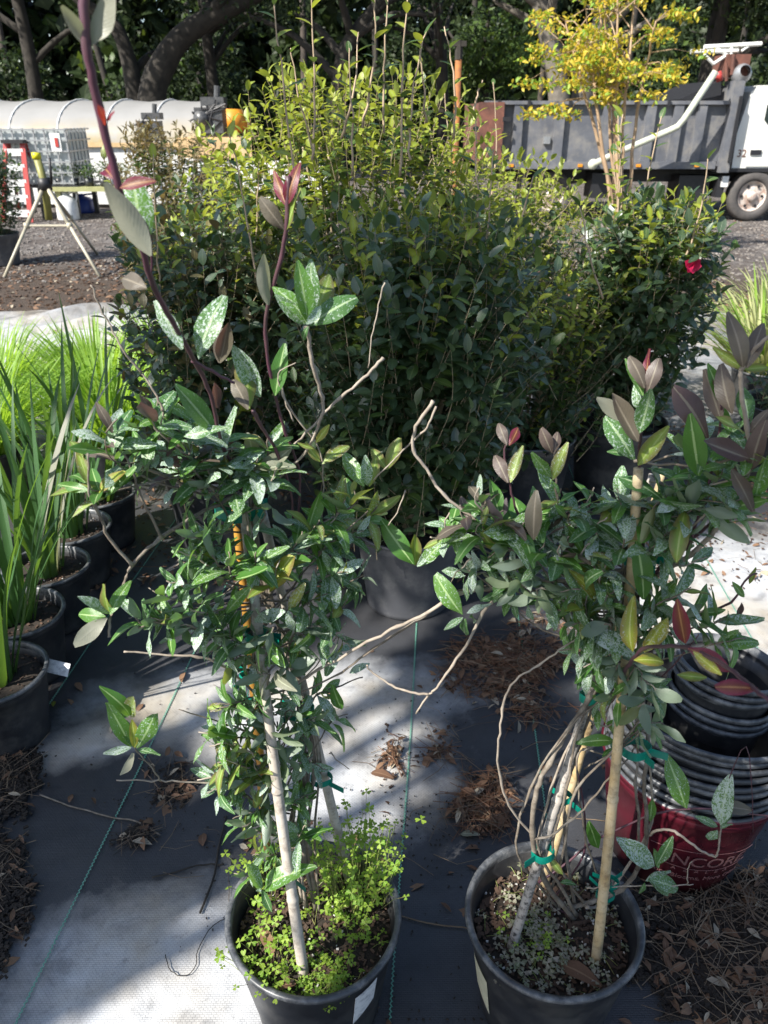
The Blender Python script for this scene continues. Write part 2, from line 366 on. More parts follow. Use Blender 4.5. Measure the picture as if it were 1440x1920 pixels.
# leaf templates --------------------------------------------------
def template(W=.42, nl=6, nc=2, fold=.25, droop=.22, a=1.0, curl=0.0, wave=0.0, p=.85, tipw=.03, twist=0.0):
    V = []; UV = []; F = []
    cols = nc*2+1
    for i in range(nl+1):
        t = i/nl
        wd = W*.5*max(math.sin(math.pi*t**a), 0)**p
        if i == 0: wd = W*.05
        if i == nl: wd = max(tipw*W, wd)
        y = t*(1-.25*droop*t); z = -droop*t*t
        for j in range(cols):
            s = (j-nc)/nc
            zz = z+abs(s)*wd*fold-curl*(s*s)*wd+wave*math.sin(t*9+s*2)*abs(s)
            x = s*wd
            if twist:
                c_, s_ = math.cos(twist*t), math.sin(twist*t); x, zz2 = x*c_-(zz-z)*s_, x*s_+(zz-z)*c_; zz = z+zz2
            V.append((x, y, zz)); UV.append((.5+.5*s, t))
    for i in range(nl):
        for j in range(cols-1):
            k = i*cols+j; F.append((k, k+1, k+cols+1, k+cols))
    return np.array(V), np.array(F), np.array(UV)
def np_mesh(name, V, F, UVv, mats, midx=None, rnd=None):
    me = bpy.data.meshes.new(name); k = F.shape[1]
    me.vertices.add(len(V)); me.vertices.foreach_set('co', V.astype(np.float32).ravel())
    me.loops.add(F.size); me.loops.foreach_set('vertex_index', F.astype(np.int32).ravel())
    me.polygons.add(len(F)); me.polygons.foreach_set('loop_start', np.arange(0, F.size, k, dtype=np.int32))
    me.polygons.foreach_set('loop_total', np.full(len(F), k, dtype=np.int32))
    for m_ in mats: me.materials.append(MATS[m_])
    if midx is not None: me.polygons.foreach_set('material_index', midx.astype(np.int32))
    me.polygons.foreach_set('use_smooth', np.ones(len(F), dtype=bool))
    if UVv is not None:
        ul = me.uv_layers.new(name='uv'); ul.data.foreach_set('uv', UVv[F.ravel()].astype(np.float32).ravel())
    if rnd is not None:
        at = me.attributes.new('rnd', 'FLOAT', 'POINT'); at.data.foreach_set('value', rnd.astype(np.float32))
    me.update(calc_edges=True); return me
def nrm(a): return a/np.maximum(np.linalg.norm(a, axis=1, keepdims=True), 1e-9)
def frames(D, U):
    D = nrm(D); U = U-(U*D).sum(1, keepdims=True)*D
    bad = np.linalg.norm(U, axis=1) < 1e-4
    U[bad] = np.cross(D[bad], np.array([.3, .5, .8])); U = nrm(U)
    return np.cross(D, U), D, U
def scatter_mesh(name, tpls, pos, D, U, S, mats, mi):
    """one mesh holding a leaf at every pos"""
    X, Dn, Un = frames(D, U); Vs = []; Fs = []; UVs = []; Ms = []; Rs = []; off = 0
    which = rng.integers(0, len(tpls), len(pos)); rv = rng.random(len(pos))
    for t, (tv, tf, tu) in enumerate(tpls):
        idx = np.where(which == t)[0]
        if len(idx) == 0: continue
        s = S[idx][:, None, None]
        v = pos[idx][:, None, :]+s*(tv[None, :, 0:1]*X[idx][:, None, :]+tv[None, :, 1:2]*Dn[idx][:, None, :]+tv[None, :, 2:3]*Un[idx][:, None, :])
        k = len(tv); Vs.append(v.reshape(-1, 3))
        Fs.append((tf[None]+(np.arange(len(idx))*k)[:, None, None]+off).reshape(-1, tf.shape[1])); off += len(idx)*k
        UVs.append(np.tile(tu, (len(idx), 1))); Ms.append(np.repeat(mi[idx], len(tf))); Rs.append(np.repeat(rv[idx], k))
    return np_mesh(name, np.concatenate(Vs), np.concatenate(Fs), np.concatenate(UVs), mats, np.concatenate(Ms), np.concatenate(Rs))
TPL_FORE = [template(.34, 7, 2, .30, .25, .98, 0, .018, p=.72, tipw=.08), template(.38, 7, 2, .20, .50, 1.15, .1, .03, p=.68, tipw=.10), template(.32, 7, 2, .38, .12, .92, 0, .015, p=.75, tipw=.08),
            template(.42, 7, 2, .15, .35, 1.2, .25, .035, p=.66, tipw=.12), template(.35, 7, 2, .45, .70, 1.05, .1, .025, p=.7, tipw=.08), template(.30, 7, 2, .25, .10, .95, 0, .03, p=.74, tipw=.08, twist=.7), template(.36, 7, 2, .6, -.25, 1.0, 0, .03, p=.7, tipw=.08, twist=-.5)]
TPL_CAM = [template(.50, 4, 1, .25, .18, 1.0, p=.62, tipw=.15), template(.56, 4, 1, .15, .30, 1.1, p=.6, tipw=.15), template(.46, 4, 1, .35, .10, .95, p=.65, tipw=.12)]
TPL_NEW = [template(.34, 4, 1, .45, .10, .85), template(.38, 4, 1, .35, .25, .9)]
TPL_OAK = [template(.5, 2, 1, .2, .2, 1.0), template(.6, 2, 1, .1, .3, 1.0)]
TPL_MYR = [template(.5, 3, 1, .2, .25, 1.0), template(.44, 3, 1, .3, .1, .9)]
SINGLE = {}
def single_leaf(kind, tpls, t, matname):
    key = (kind, t, matname)
    if key not in SINGLE:
        tv, tf, tu = tpls[t]; SINGLE[key] = np_mesh('leaf', tv, tf, tu, [matname])
    return SINGLE[key]
def leaf_objects(root, kind, tpls, pos, D, U, S, mats, mi, name='leaf'):
    X, Dn, Un = frames(D, U); L = root.location
    for i in range(len(pos)):
        me = single_leaf(kind, tpls, R.randrange(len(tpls)), mats[int(mi[i])])
        o = bpy.data.objects.new(name, me); COL.objects.link(o); o.parent = root
        s = S[i]; x, d, u, p = X[i]*s, Dn[i]*s, Un[i]*s, pos[i]
        o.matrix_local = Matrix(((x[0], d[0], u[0], p[0]-L.x), (x[1], d[1], u[1], p[1]-L.y), (x[2], d[2], u[2], p[2]-L.z), (0, 0, 0, 1)))
def leaves(root, kind, tpls, pos, D, U, S, mats, mi, limit=300, rest='foliage', show=None):
    pos, D, U, S, mi = map(np.array, (pos, D, U, S, mi))
    cx = np.array([0, 0, CAMH]); dist = np.linalg.norm(pos-cx, axis=1)/S
    if show is not None: dist = dist*show(pos)
    order = np.argsort(dist); a, b = order[:limit], order[limit:]
    leaf_objects(root, kind, tpls, pos[a], D[a], U[a], S[a], mats, mi[a])
    if len(b):
        me = scatter_mesh(rest, tpls, pos[b], D[b], U[b], S[b], mats, mi[b]); o = bpy.data.objects.new(rest, me); COL.objects.link(o)
        o.parent = root; o.location = -root.location; tag(o, kind='stuff')

def smooth_path(pts, sub=5, jit=0.0):
    pts = [Vector(p) for p in pts]; out = []
    for i in range(len(pts)-1):
        p0 = pts[max(i-1, 0)]; p1 = pts[i]; p2 = pts[i+1]; p3 = pts[min(i+2, len(pts)-1)]
        for k in range(sub):
            t = k/sub
            q = .5*((2*p1)+(p2-p0)*t+(2*p0-5*p1+4*p2-p3)*t*t+(3*p1-p0-3*p2+p3)*t*t*t)
            if jit and (i or k): q = q+Vector((R.gauss(0, jit), R.gauss(0, jit), R.gauss(0, jit)))
            out.append(q)
    out.append(pts[-1]); return out

# ---------------------------------------------------------------- the ground
def sheet(name, x0, x1, y0, y1, z, nx, ny, m_, amp=0.0, fn=None):
    V = []; F = []
    for j in range(ny+1):
        for i in range(nx+1):
            x = x0+(x1-x0)*i/nx; y = y0+(y1-y0)*j/ny
            zz = z+(fn(x, y) if fn else 0)+amp*(math.sin(x*5.1+y*2.3)+math.sin(y*7.7-x*3.1))*.5
            V.append((x, y, zz))
    for j in range(ny):
        for i in range(nx):
            k = j*(nx+1)+i; F.append((k, k+1, k+nx+2, k+nx+1))
    me = bpy.data.meshes.new(name); me.from_pydata(V, [], F); me.materials.append(MATS[m_])
    me.polygons.foreach_set('use_smooth', [True]*len(F)); me.update()
    o = bpy.data.objects.new(name, me); COL.objects.link(o); tag(o, kind='structure'); return o
def folds(x, y):
    if y < 4.9 or x > 1: return 0
    k = min(1, (y-4.9)/.8)
    u = y+.25*math.sin(x*1.3+.6)+.12*math.sin(x*3.7)
    a = .055*max(0, math.sin(u*6.1))**3+.045*max(0, math.sin(u*9.7+1.2+.4*x))**3+.02*math.sin(x*7+u*5)*math.sin(u*13)
    return k*max(0, a)*(1+.5*math.sin(x*2.1))
sheet('ground', -90, 90, -30, 120, -.004, 60, 60, 'yard_earth')
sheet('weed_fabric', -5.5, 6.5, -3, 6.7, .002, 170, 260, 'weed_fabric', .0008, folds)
mat('stitch_green', (.01, .22, .13), .6, c2=(.25, .42, .34), scale=300, world=True)
for (a, b_, s) in ((-.745, 1.0, 1), (-.052, 1.0, 1), (.288, 1.0, 1), (-1.09, .3, 1), (1.03, .7, 1), (.63, .5, 1)):
    mb = MB(); y = .2; k = 0
    while y < 5.0:
        x = a+.077*y+.002*math.sin(y*5); dx = .0016 if k % 2 else -.0016
        w_ = .0013
        M = Matrix.Rotation(.5 if k % 2 else -.5, 3, 'Z')
        mb.box((x+dx*.5, y, .0058), (w_*1.6, .0062, .0014), 0, M); y += .0048; k += 1
    o = mb.build('green_stitch_line', 'stitch_green'); tag(o, kind='structure')

# ---------------------------------------------------------------- pots
def tilt_matrix(tx=0, ty=0): return Matrix.Rotation(tx, 3, 'X') @ Matrix.Rotation(ty, 3, 'Y')
def pot_profile(h, rt, rb, lip=.012, t=.004):
    return [(0, .002), (rb*.9, .0), (rb, .006), (rb*1.005, .02), (rb+(rt-rb)*.5, h*.5), (rt-(rt-rb)*.12, h*.86), (rt-(rt-rb)*.12+.001, h*.865),
            (rt-.002, h*.9), (rt, h-lip*1.1), (rt+lip*.35, h-lip), (rt+lip*.62, h-lip*.55), (rt+lip*.5, h-lip*.1), (rt+lip*.1, h), (rt-t, h-.002), (rt-t-.001, h-lip*1.6),
            (rt-t-.005, h*.88), (rb+(rt-rb)*.5-t, h*.5), (rb-t, .012), (0, .01)]
def make_pot(root, h, rt, rb, m_='black_pot', rim='pot_rim', name='pot', M=None):
    pr = pot_profile(h, rt, rb); mb = MB(.009, R.random()*6); c = root.location
    mb.lathe(pr[:9], 56, c, 0, M); mb.lathe(pr[8:15], 56, c, 1, M); mb.lathe(pr[14:], 56, c, 0, M)
    return mb.build(name, [m_, rim], root, True)
def soil(root, r, z, chips=150, mats=('soil', 'bark_chip', 'perlite')):
    c = root.location; mb = MB(); rings = 8; seg = 32
    for i in range(rings+1):
        for j in range(seg):
            rr = r*i/rings; a = 2*math.pi*j/seg
            mb.v.append((c.x+rr*math.cos(a), c.y+rr*math.sin(a), c.z+z+R.uniform(-.004, .004)-(.006 if i == rings else 0)))
    for i in range(rings):
        for j in range(seg):
            j2 = (j+1) % seg; mb.f.append((i*seg+j, i*seg+j2, (i+1)*seg+j2, (i+1)*seg+j)[::-1]); mb.m.append(0)
    mb.build('soil', mats[0], root, True)
    mb = MB()
    for k in range(chips):
        rr = r*.97*math.sqrt(R.random()); a = R.random()*6.283; q = Matrix.Rotation(R.random()*6, 3, 'Z') @ Matrix.Rotation(R.uniform(-.5, .5), 3, 'X')
        s = R.uniform(.003, .011)*(1.5 if R.random() < .06 else 1); w_ = 1 if R.random() < .88 else 2
        if w_ == 2: s = R.uniform(.002, .005)
        mb.box((c.x+rr*math.cos(a), c.y+rr*math.sin(a), c.z+z+.004), (s, s*R.uniform(.3, .7), s*.3 if w_ == 1 else s*.7), w_-1, q)
    o = mb.build('bark_chips', [mats[1], mats[2]], root); tag(o, kind='stuff')

# ---------------------------------------------------------------- foreground vines
def bamboo(root, a, b, r, m_):
    a = Vector(a); b = Vector(b); L = (b-a).length; n = max(8, int(L/.02)); pts = []; rr = []
    nodes = [R.uniform(.12, .2)]
    while nodes[-1] < L: nodes.append(nodes[-1]+R.uniform(.15, .24))
    side = Vector((R.uniform(-1, 1), R.uniform(-1, 1), 0))*.004
    ts = sorted([i/n*L for i in range(n+1)]+[q+d for q in nodes for d in (-.006, -.002, 0, .002, .006) if 0 < q+d < L])
    for t in ts:
        k = t/L; pts.append(a.lerp(b, k)+side*math.sin(k*3.1)); e = 0
        for q in nodes:
            if abs(t-q) < .0025: e = .0011
        rr.append(r*(1-.28*k)+e)
    mb = MB(); mb.tube(pts, rr, 12); return mb.build('bamboo_stake', m_, root, True)
def tie(root, c, axis, r, h=.014, tails=2):
    c = Vector(c); ax = Vector(axis).normalized(); a = ax.cross(Vector((.2, 1, .1))).normalized(); b = ax.cross(a)
    mb = MB(); n = 20; i0 = 0
    for i in range(n+1):
        an = 2*math.pi*i/n; rr = r*(1+.12*math.sin(2*an+1))
        d = a*math.cos(an)+b*math.sin(an)
        for k, (hh, dr) in enumerate(((-h/2, 0), (h/2, 0), (h/2, .0008), (-h/2, .0008))):
            mb.v.append(tuple(c+d*(rr+dr)+ax*(hh+.0015*math.sin(an*3))))
    for i in range(n):
        for k in range(4):
            k2 = (k+1) % 4; mb.f.append((i*4+k, i*4+k2, (i+1)*4+k2, (i+1)*4+k)); mb.m.append(0)
    for t in range(tails):
        an = R.uniform(0, 6.28); d = (a*math.cos(an)+b*math.sin(an)); tl = R.uniform(.012, .03)
        p0 = c+d*r; p1 = p0+d*tl+ax*R.uniform(-.01, .01)
        M = Matrix((d.cross(ax).normalized(), ax, d)).transposed()
        mb.box((p0+p1)/2, (.0009, h*.9, tl), 0, M)
    return mb.build('plant_tie', 'green_tie', root)

def vine(root, stems, prom, clusters, axis, limit=300):
    """stems: (pixel path, Y path, radius, material); prom: single leaves base->tip; clusters: whorls"""
    pos = []; D = []; U = []; S = []; mi = []
    mats = ['leaf_dusty', 'leaf_green', 'leaf_young', 'leaf_purple', 'leaf_yellow', 'leaf_red', 'leaf_pale']
    KM = dict(d=0, g=1, n=2, p=3, y=4, r=5, w=6)
    byM = {}
    def stem(path, r, m_, sub=5, jit=.0012, named=True):
        pp = smooth_path(path, sub, jit); k = len(pp)
        rr = [max(.0007, r*(1-.45*i/(k-1))*(1+.15*R.random())*((1.12 if m_ == 'stem_purple' else 1.35) if i % (sub*2) == 0 and r > .0015 else 1)) for i in range(k)]
        if named:
            mb = MB(); mb.tube(pp, rr, 8); mb.build('stem', m_, root, True)
        else:
            byM.setdefault(m_, MB()).tube(pp, rr, 5)
        return pp
    for (pxs, Ys, r, m_) in stems:
        n = len(pxs); pth = []
        for i, (x, y) in enumerate(pxs):
            Y = Ys[i] if isinstance(Ys, (list, tuple)) and len(Ys) == n else (Ys if not isinstance(Ys, (list, tuple)) else Ys[0]+(Ys[1]-Ys[0])*i/(n-1))
            pth.append(P(x, y, Y))
        stem(pth, r, m_, jit=.0004 if m_ == 'stem_purple' else .0007)
    for e in prom:
        x0, y0, x1, y1, Y, k = e[:6]; dY = e[6] if len(e) > 6 else R.uniform(-.02, .02)
        a = P(x0, y0, Y); b = P(x1, y1, Y+dY); d = b-a
        n_ = (Vector((0, 0, CAMH))-a).normalized()+Vector((R.uniform(-.5, .5), R.uniform(-.3, .3), R.uniform(0, .7)))
        if k == 'w': n_ = -n_
        pos.append(a[:]); D.append(d[:]); U.append(n_[:]); S.append(d.length*1.0); mi.append(KM[k])
    for c in clusters:
        x, y, Y, ang, n, size, kinds = c
        a = P(x, y, Y); th = rad(ang)
        s = Vector((math.cos(th), R.uniform(-.5, .25), math.sin(th)*.9+.15)).normalized()
        # twig back to the column of canes
        za = a.z-R.uniform(.03, .12)*(1+2*abs(a.x-axis(a.z)[0])); za = max(.27, za)
        ax = Vector(axis(za)); tw = [ax, ax.lerp(a, .45)+Vector((0, 0, -.012+R.uniform(-.02, .02))), a-s*.02, a+s*.012]
        stem(tw, R.uniform(.0012, .0019), R.choice(['stem_grey', 'stem_grey', 'stem_dry']), 4, .001, False)
        ref = s.cross(Vector((.1, .9, .3))).normalized(); bn = s.cross(ref)
        ph = R.random()*6.28
        for i in range(n+1):
            lay = i//2; an = ph+(i % 2)*math.pi+lay*1.45+R.uniform(-.3, .3)
            el = rad(R.uniform(58, 88) if lay == 0 else R.uniform(38, 70) if lay < 3 else R.uniform(10, 35))
            rd = ref*math.cos(an)+bn*math.sin(an); d = s*math.cos(el)+rd*math.sin(el)
            up = s*math.sin(el)-rd*math.cos(el)+Vector((0, 0, .55))+Vector((R.uniform(-.2, .2), R.uniform(-.25, .1), 0))
            k = R.choice(kinds)
            if k == 'p' and lay < 1: k = 'd'
            if lay >= 2 and R.random() < .15 and 'p' not in kinds: k = 'n'
            ln = 1.0*size*R.uniform(.7, 1.12)*(1 if lay < 3 else .62)
            pos.append((a-s*(.028-.009*lay))[:]); D.append(d[:]); U.append(up[:]); S.append(ln); mi.append(KM[k])
        # a pair or two further down the twig
        for q in range(R.choice([1, 2, 2, 3])):
            t = R.uniform(.45, .9); b = Vector(ax).lerp(a, t); an = R.random()*6.28
            for sg in (0, math.pi):
                rd = ref*math.cos(an+sg)+bn*math.sin(an+sg); d = rd*.9+s*.4
                pos.append(b[:]); D.append(d[:]); U.append((Vector((0, -.2, 1))+s*.4)[:]); S.append(size*R.uniform(.55, .95)); mi.append(KM[R.choice('ddg')])
    for m_, mb in byM.items():
        o = mb.build('twigs', m_, root, True); tag(o, kind='stuff')
    leaves(root, 'fore', TPL_FORE, pos, D, U, S, mats, mi, limit)

def trifoliate(root, cx, cy, cz, rx, n, hmin, hmax, m_='clover_leaf', sz=.009, name='clover', spill=0):
    pos = []; D = []; U = []; S = []; st = MB()
    for i in range(n):
        a = R.random()*6.283; q = math.sqrt(R.random())
        x = cx+rx*q*math.cos(a); y = cy+rx*q*math.sin(a)
        h = R.uniform(hmin, hmax); top = Vector((x+R.gauss(0, .012)+spill*q*math.cos(a), y+R.gauss(0, .012)+spill*q*math.sin(a), cz+h))
        if R.random() < .75: st.tube([(x, y, cz), ((x+top.x)/2, (y+top.y)/2, cz+h*.6), top], .0005, 3, cap=False)
        ph = R.random()*6.28; tn = Vector((R.gauss(0, .35), R.gauss(0, .35), 1)).normalized()
        e1 = tn.cross(Vector((1, .2, 0))).normalized(); e2 = tn.cross(e1); s = sz*R.uniform(.6, 1.25)
        for k in range(3):
            an = ph+k*2.094; d = e1*math.cos(an)+e2*math.sin(an)-tn*.12
            pos.append(top[:]); D.append(d[:]); U.append(tn[:]); S.append(s)
    o = bpy.data.objects.new(name, scatter_mesh(name, TPL_CLO, *map(np.array, (pos, D, U, S)), [m_], np.zeros(len(pos)))); COL.objects.link(o)
    o.parent = root; o.location = -root.location; tag(o, kind='stuff')
    o = st.build('clover_stalks', 'stem_green', root); tag(o, kind='stuff')
# heart-shaped leaflet
def clover_tpl():
    V = [(0, 0, 0), (-.38, .55, .08), (0, .5, 0), (.38, .55, .08), (-.46, .85, .05), (-.2, 1.02, .02), (0, .82, 0), (.2, 1.02, .02), (.46, .85, .05)]
    F = [(0, 2, 1, 1), (0, 3, 2, 2), (1, 2, 6, 5), (2, 3, 7, 6), (1, 5, 4, 4), (3, 8, 7, 7)]
    F = [(0, 2, 5, 1), (0, 3, 7, 2), (2, 6, 5, 5), (2, 7, 6, 6), (1, 5, 4, 4), (3, 8, 7, 7)]
    Q = [(0, 2, 6, 1), (1, 6, 5, 4), (0, 3, 6, 2), (3, 8, 7, 6)]
    V = np.array(V, float); return V, np.array(Q), V[:, :2]*np.array([1, 1])+np.array([.5, 0])
TPL_CLO = [clover_tpl()]

# ---- left vine
lp = thing('potted_vine', 'tall sunlit climbing vine on bamboo canes in a black pot overflowing with bright clover', 'potted plant', (-.124, .886, 0), 'staked vines in the foreground')
make_pot(lp, .25, .148, .115); soil(lp, .136, .205, 700)
topL = P(452, 925, .945)
bamboo(lp, G(570, 1830, .2), P(455, 925, .93), .0095, 'bamboo_grey')
bamboo(lp, G(655, 1650, .2), P(492, 960, .97), .0092, 'bamboo_grey')
bamboo(lp, G(500, 1600, .2), P(440, 935, .96), .009, 'bamboo_gold')
def axL(z):
    k = max(0, min(1, (z-.25)/.8)); c = Vector((-.15+R.uniform(-.03, .03), .93, z)); t = Vector((topL.x+R.uniform(-.02, .02), topL.y, z))
    return tuple(c.lerp(t, k))
stL = []
for i in range(9):   # woody bundle climbing the canes
    x0 = 575+R.uniform(-20, 35); w_ = R.uniform(-14, 14)
    stL.append(([(x0, 1700+R.uniform(-40, 30)), (x0-15+w_, 1560), (590+w_*2, 1430), (572+w_, 1330), (545-w_, 1240), (505+w_, 1120), (480+w_, 1020), (465+w_, 930), (440+w_*2, 860)], [.92, .93, .95, .96, .97, .96, .95, .94, .94], R.uniform(.002, .0034), R.choice(['stem_grey', 'stem_grey', 'stem_dry'])))
stL += [([(560, 1690), (520, 1500), (500, 1400), (478, 1250), (470, 1100), (462, 960)], .90, .003, 'stem_grey'),
    ([(450, 925), (375, 962), (300, 1010), (248, 1060), (225, 1115), (207, 1160), (205, 1195)], [.93, .88, .84, .81, .79, .77, .76], .0026, 'stem_grey'),
    ([(248, 1060), (205, 1010), (180, 950), (166, 915), (165, 850)], [.81, .80, .79, .78, .78], .002, 'stem_grey'),
    ([(305, 1010), (268, 940), (250, 890), (232, 850)], [.84, .83, .82, .82], .0019, 'stem_grey'),
    ([(420, 930), (340, 905), (290, 885), (262, 880)], [.93, .9, .88, .87], .0022, 'stem_dry'),
    ([(262, 882), (285, 850), (300, 800), (305, 770)], [.87, .87, .86, .86], .0014, 'stem_dry'),
    ([(160, -30), (163, 90), (185, 200), (215, 320), (237, 400), (262, 450), (290, 540), (330, 615), (372, 690), (398, 750), (415, 830), (440, 880), (452, 930)], [.66, .66, .67, .68, .69, .70, .74, .78, .83, .86, .89, .92, .94], .0034, 'stem_purple'),
    ([(237, 385), (275, 425), (284, 470), (284, 510)], [.69, .69, .70, .71], .0016, 'stem_purple'),
    ([(360, 675), (395, 695), (440, 718)], [.82, .83, .84], .0024, 'stem_purple'),
    ([(540, 330), (537, 420), (528, 480), (503, 570), (498, 640), (515, 740), (535, 810), (560, 880), (560, 960), (540, 1060)], [.86, .86, .87, .88, .89, .91, .93, .95, .96, .96], .0025, 'stem_purple'),
    ([(575, 612), (585, 680), (604, 745), (600, 790), (570, 850), (520, 900)], [.86, .87, .89, .9, .92, .94], .0024, 'stem_dry'),
    ([(718, 672), (690, 702), (640, 745), (585, 800), (540, 845)], [.98, .97, .96, .95, .94], .0022, 'stem_dry'),
    ([(722, 530), (712, 560), (700, 620), (690, 690)], [1.0, 1.0, .99, .98], .0011, 'stem_dry'),
    ([(475, 770), (490, 800), (520, 850), (545, 920), (550, 1000)], [.88, .9, .92, .94, .95], .0024, 'stem_purple'),
    ([(525, 710), (540, 760), (600, 850), (605, 960), (590, 1100)], [.95, .95, .96, .97, .97], .0013, 'stem_dry'),
    ([(550, 790), (530, 740), (522, 700), (555, 680)], [.9, .9, .9, .9], .001, 'stem_dry'),
    ([(500, 1100), (560, 1060), (620, 1020), (690, 958)], [.95, .95, .96, .97], .002, 'stem_grey'),
    ([(490, 1110), (420, 1090), (360, 1080)], [.92, .9, .89], .0018, 'stem_grey'),
    ([(585, 1420), (540, 1440), (440, 1468), (350, 1466), (285, 1464), (218, 1463)], [.93, .9, .87, .85, .84, .83], .0017, 'stem_dry'),
    ([(300, 1464), (285, 1440), (262, 1415), (245, 1385)], [.84, .83, .83, .82], .0013, 'stem_grey'),
    ([(470, 1360), (400, 1350), (335, 1330)], [.9, .87, .85], .0013, 'stem_grey'),
    ([(480, 1300), (420, 1250), (370, 1232), (300, 1228), (232, 1222)], [.92, .89, .87, .86, .85], .002, 'stem_dry'),
    ([(265, 700), (230, 655), (200, 600), (170, 535)], [.86, .85, .85, .84], .0014, 'stem_dry'),
    ([(305, 770), (290, 735), (265, 700)], [.86, .86, .86], .0016, 'stem_dry'),
    ([(620, 1410), (632, 1425), (655, 1442)], .95, .0012, 'stem_dry'),
    ([(520, 1370), (560, 1330), (600, 1300), (640, 1285), (680, 1270)], [.93, .93, .94, .95, .95], .0017, 'stem_grey')]
prL = [(157, 85, 118, -5, .66, 'w'), (170, 88, 232, -8, .66, 'w'), (213, 335, 168, 282, .68, 'r'), (225, 352, 284, 331, .68, 'r'), (197, 235, 198, 203, .67, 'r'),
    (200, 225, 204, 202, .67, 'r'), (283, 480, 197, 338, .68, 'w', 0), (268, 475, 250, 322, .73, 'g', 0), (275, 540, 208, 508, .72, 'p'), (342, 655, 292, 558, .78, 'd'), (372, 672, 400, 542, .80, 'd'),
    (412, 680, 432, 604, .86, 'p'), (410, 680, 412, 610, .87, 'p'), (400, 806, 334, 722, .84, 'd', -.03), (345, 818, 425, 800, .83, 'd'), (465, 768, 436, 704, .86, 'p'), (467, 766, 463, 664, .88, 'n'),
    (488, 745, 443, 648, .90, 'd'), (408, 765, 396, 714, .88, 'p'), (503, 572, 488, 472, .87, 'w', 0), (533, 432, 489, 374, .86, 'p'), (537, 432, 558, 350, .86, 'n'), (536, 385, 512, 316, .86, 'r'),
    (538, 385, 545, 318, .86, 'r'), (516, 742, 532, 642, .90, 'g'), (575, 606, 531, 520, .85, 'g'), (577, 604, 562, 486, .85, 'g'), (580, 604, 588, 484, .87, 'd'), (582, 606, 636, 498, .87, 'n'),
    (580, 610, 664, 546, .86, 'd'), (572, 608, 517, 552, .86, 'd'), (578, 612, 560, 640, .84, 'd'), (574, 608, 610, 570, .83, 'd'), (592, 830, 618, 796, .90, 'y'), (588, 842, 558, 830, .90, 'n'),
    (604, 870, 652, 822, .92, 'n'), (600, 866, 573, 832, .92, 'n'), (682, 912, 643, 848, .96, 'g'), (688, 910, 688, 862, .97, 'd'), (692, 912, 712, 862, .97, 'n'),
    (725, 880, 697, 838, 1.0, 'n'), (726, 880, 746, 824, 1.0, 'n'), (775, 1058, 720, 988, .99, 'g'), (785, 1060, 838, 1012, .99, 'g'), (778, 1060, 778, 1000, 1.0, 'n'), (782, 1062, 812, 1030, .98, 'd'),
    (205, 1150, 190, 1100, .77, 'n'), (206, 1152, 232, 1092, .76, 'g', .01), (198, 1156, 132, 1152, .76, 'g'), (200, 1158, 146, 1205, .76, 'w'), (205, 1150, 150, 1116, .77, 'd'),
    (166, 920, 104, 905, .78, 'g'), (160, 905, 128, 870, .78, 'g'), (163, 905, 152, 848, .78, 'n'), (155, 858, 132, 812, .79, 'n'), (185, 925, 210, 878, .79, 'y'), (245, 895, 222, 880, .82, 'd'),
    (470, 1100, 418, 1150, .84, 'g'), (505, 1108, 530, 1052, .88, 'y'), (540, 1145, 578, 1098, .88, 'y'), (535, 1145, 470, 1165, .86, 'd'), (540, 1145, 548, 1188, .86, 'd'), (542, 1143, 585, 1150, .87, 'd'),
    (245, 1400, 205, 1318, .82, 'g'), (248, 1400, 238, 1350, .82, 'd'), (252, 1402, 252, 1352, .81, 'y'), (256, 1402, 288, 1362, .82, 'g'), (246, 1402, 192, 1412, .81, 'd'), (258, 1405, 300, 1414, .82, 'd'), (250, 1412, 232, 1452, .81, 'w'), (240, 1345, 197, 1318, .83, 'g'), (243, 1342, 228, 1302, .83, 'g'), (246, 1342, 268, 1300, .84, 'n'),
    (445, 1380, 390, 1372, .86, 'g'), (425, 1440, 412, 1375, .86, 'n'), (480, 1465, 408, 1466, .86, 'g'), (485, 1480, 484, 1530, .86, 'n'), (450, 1500, 400, 1508, .86, 'd'),
    (560, 1560, 523, 1536, .86, 'g', -.01), (565, 1572, 624, 1550, .87, 'g', .01), (560, 1578, 556, 1628, .85, 'd', -.02), (490, 1665, 452, 1618, .82, 'g', 0), (495, 1668, 525, 1620, .83, 'g'), (492, 1670, 505, 1700, .82, 'd'), (488, 1664, 478, 1692, .82, 'd'),
    (600, 1290, 598, 1252, .93, 'g'), (595, 1380, 565, 1345, .93, 'd'), (640, 1330, 622, 1290, .93, 'g'), (655, 1262, 690, 1242, .93, 'd')]
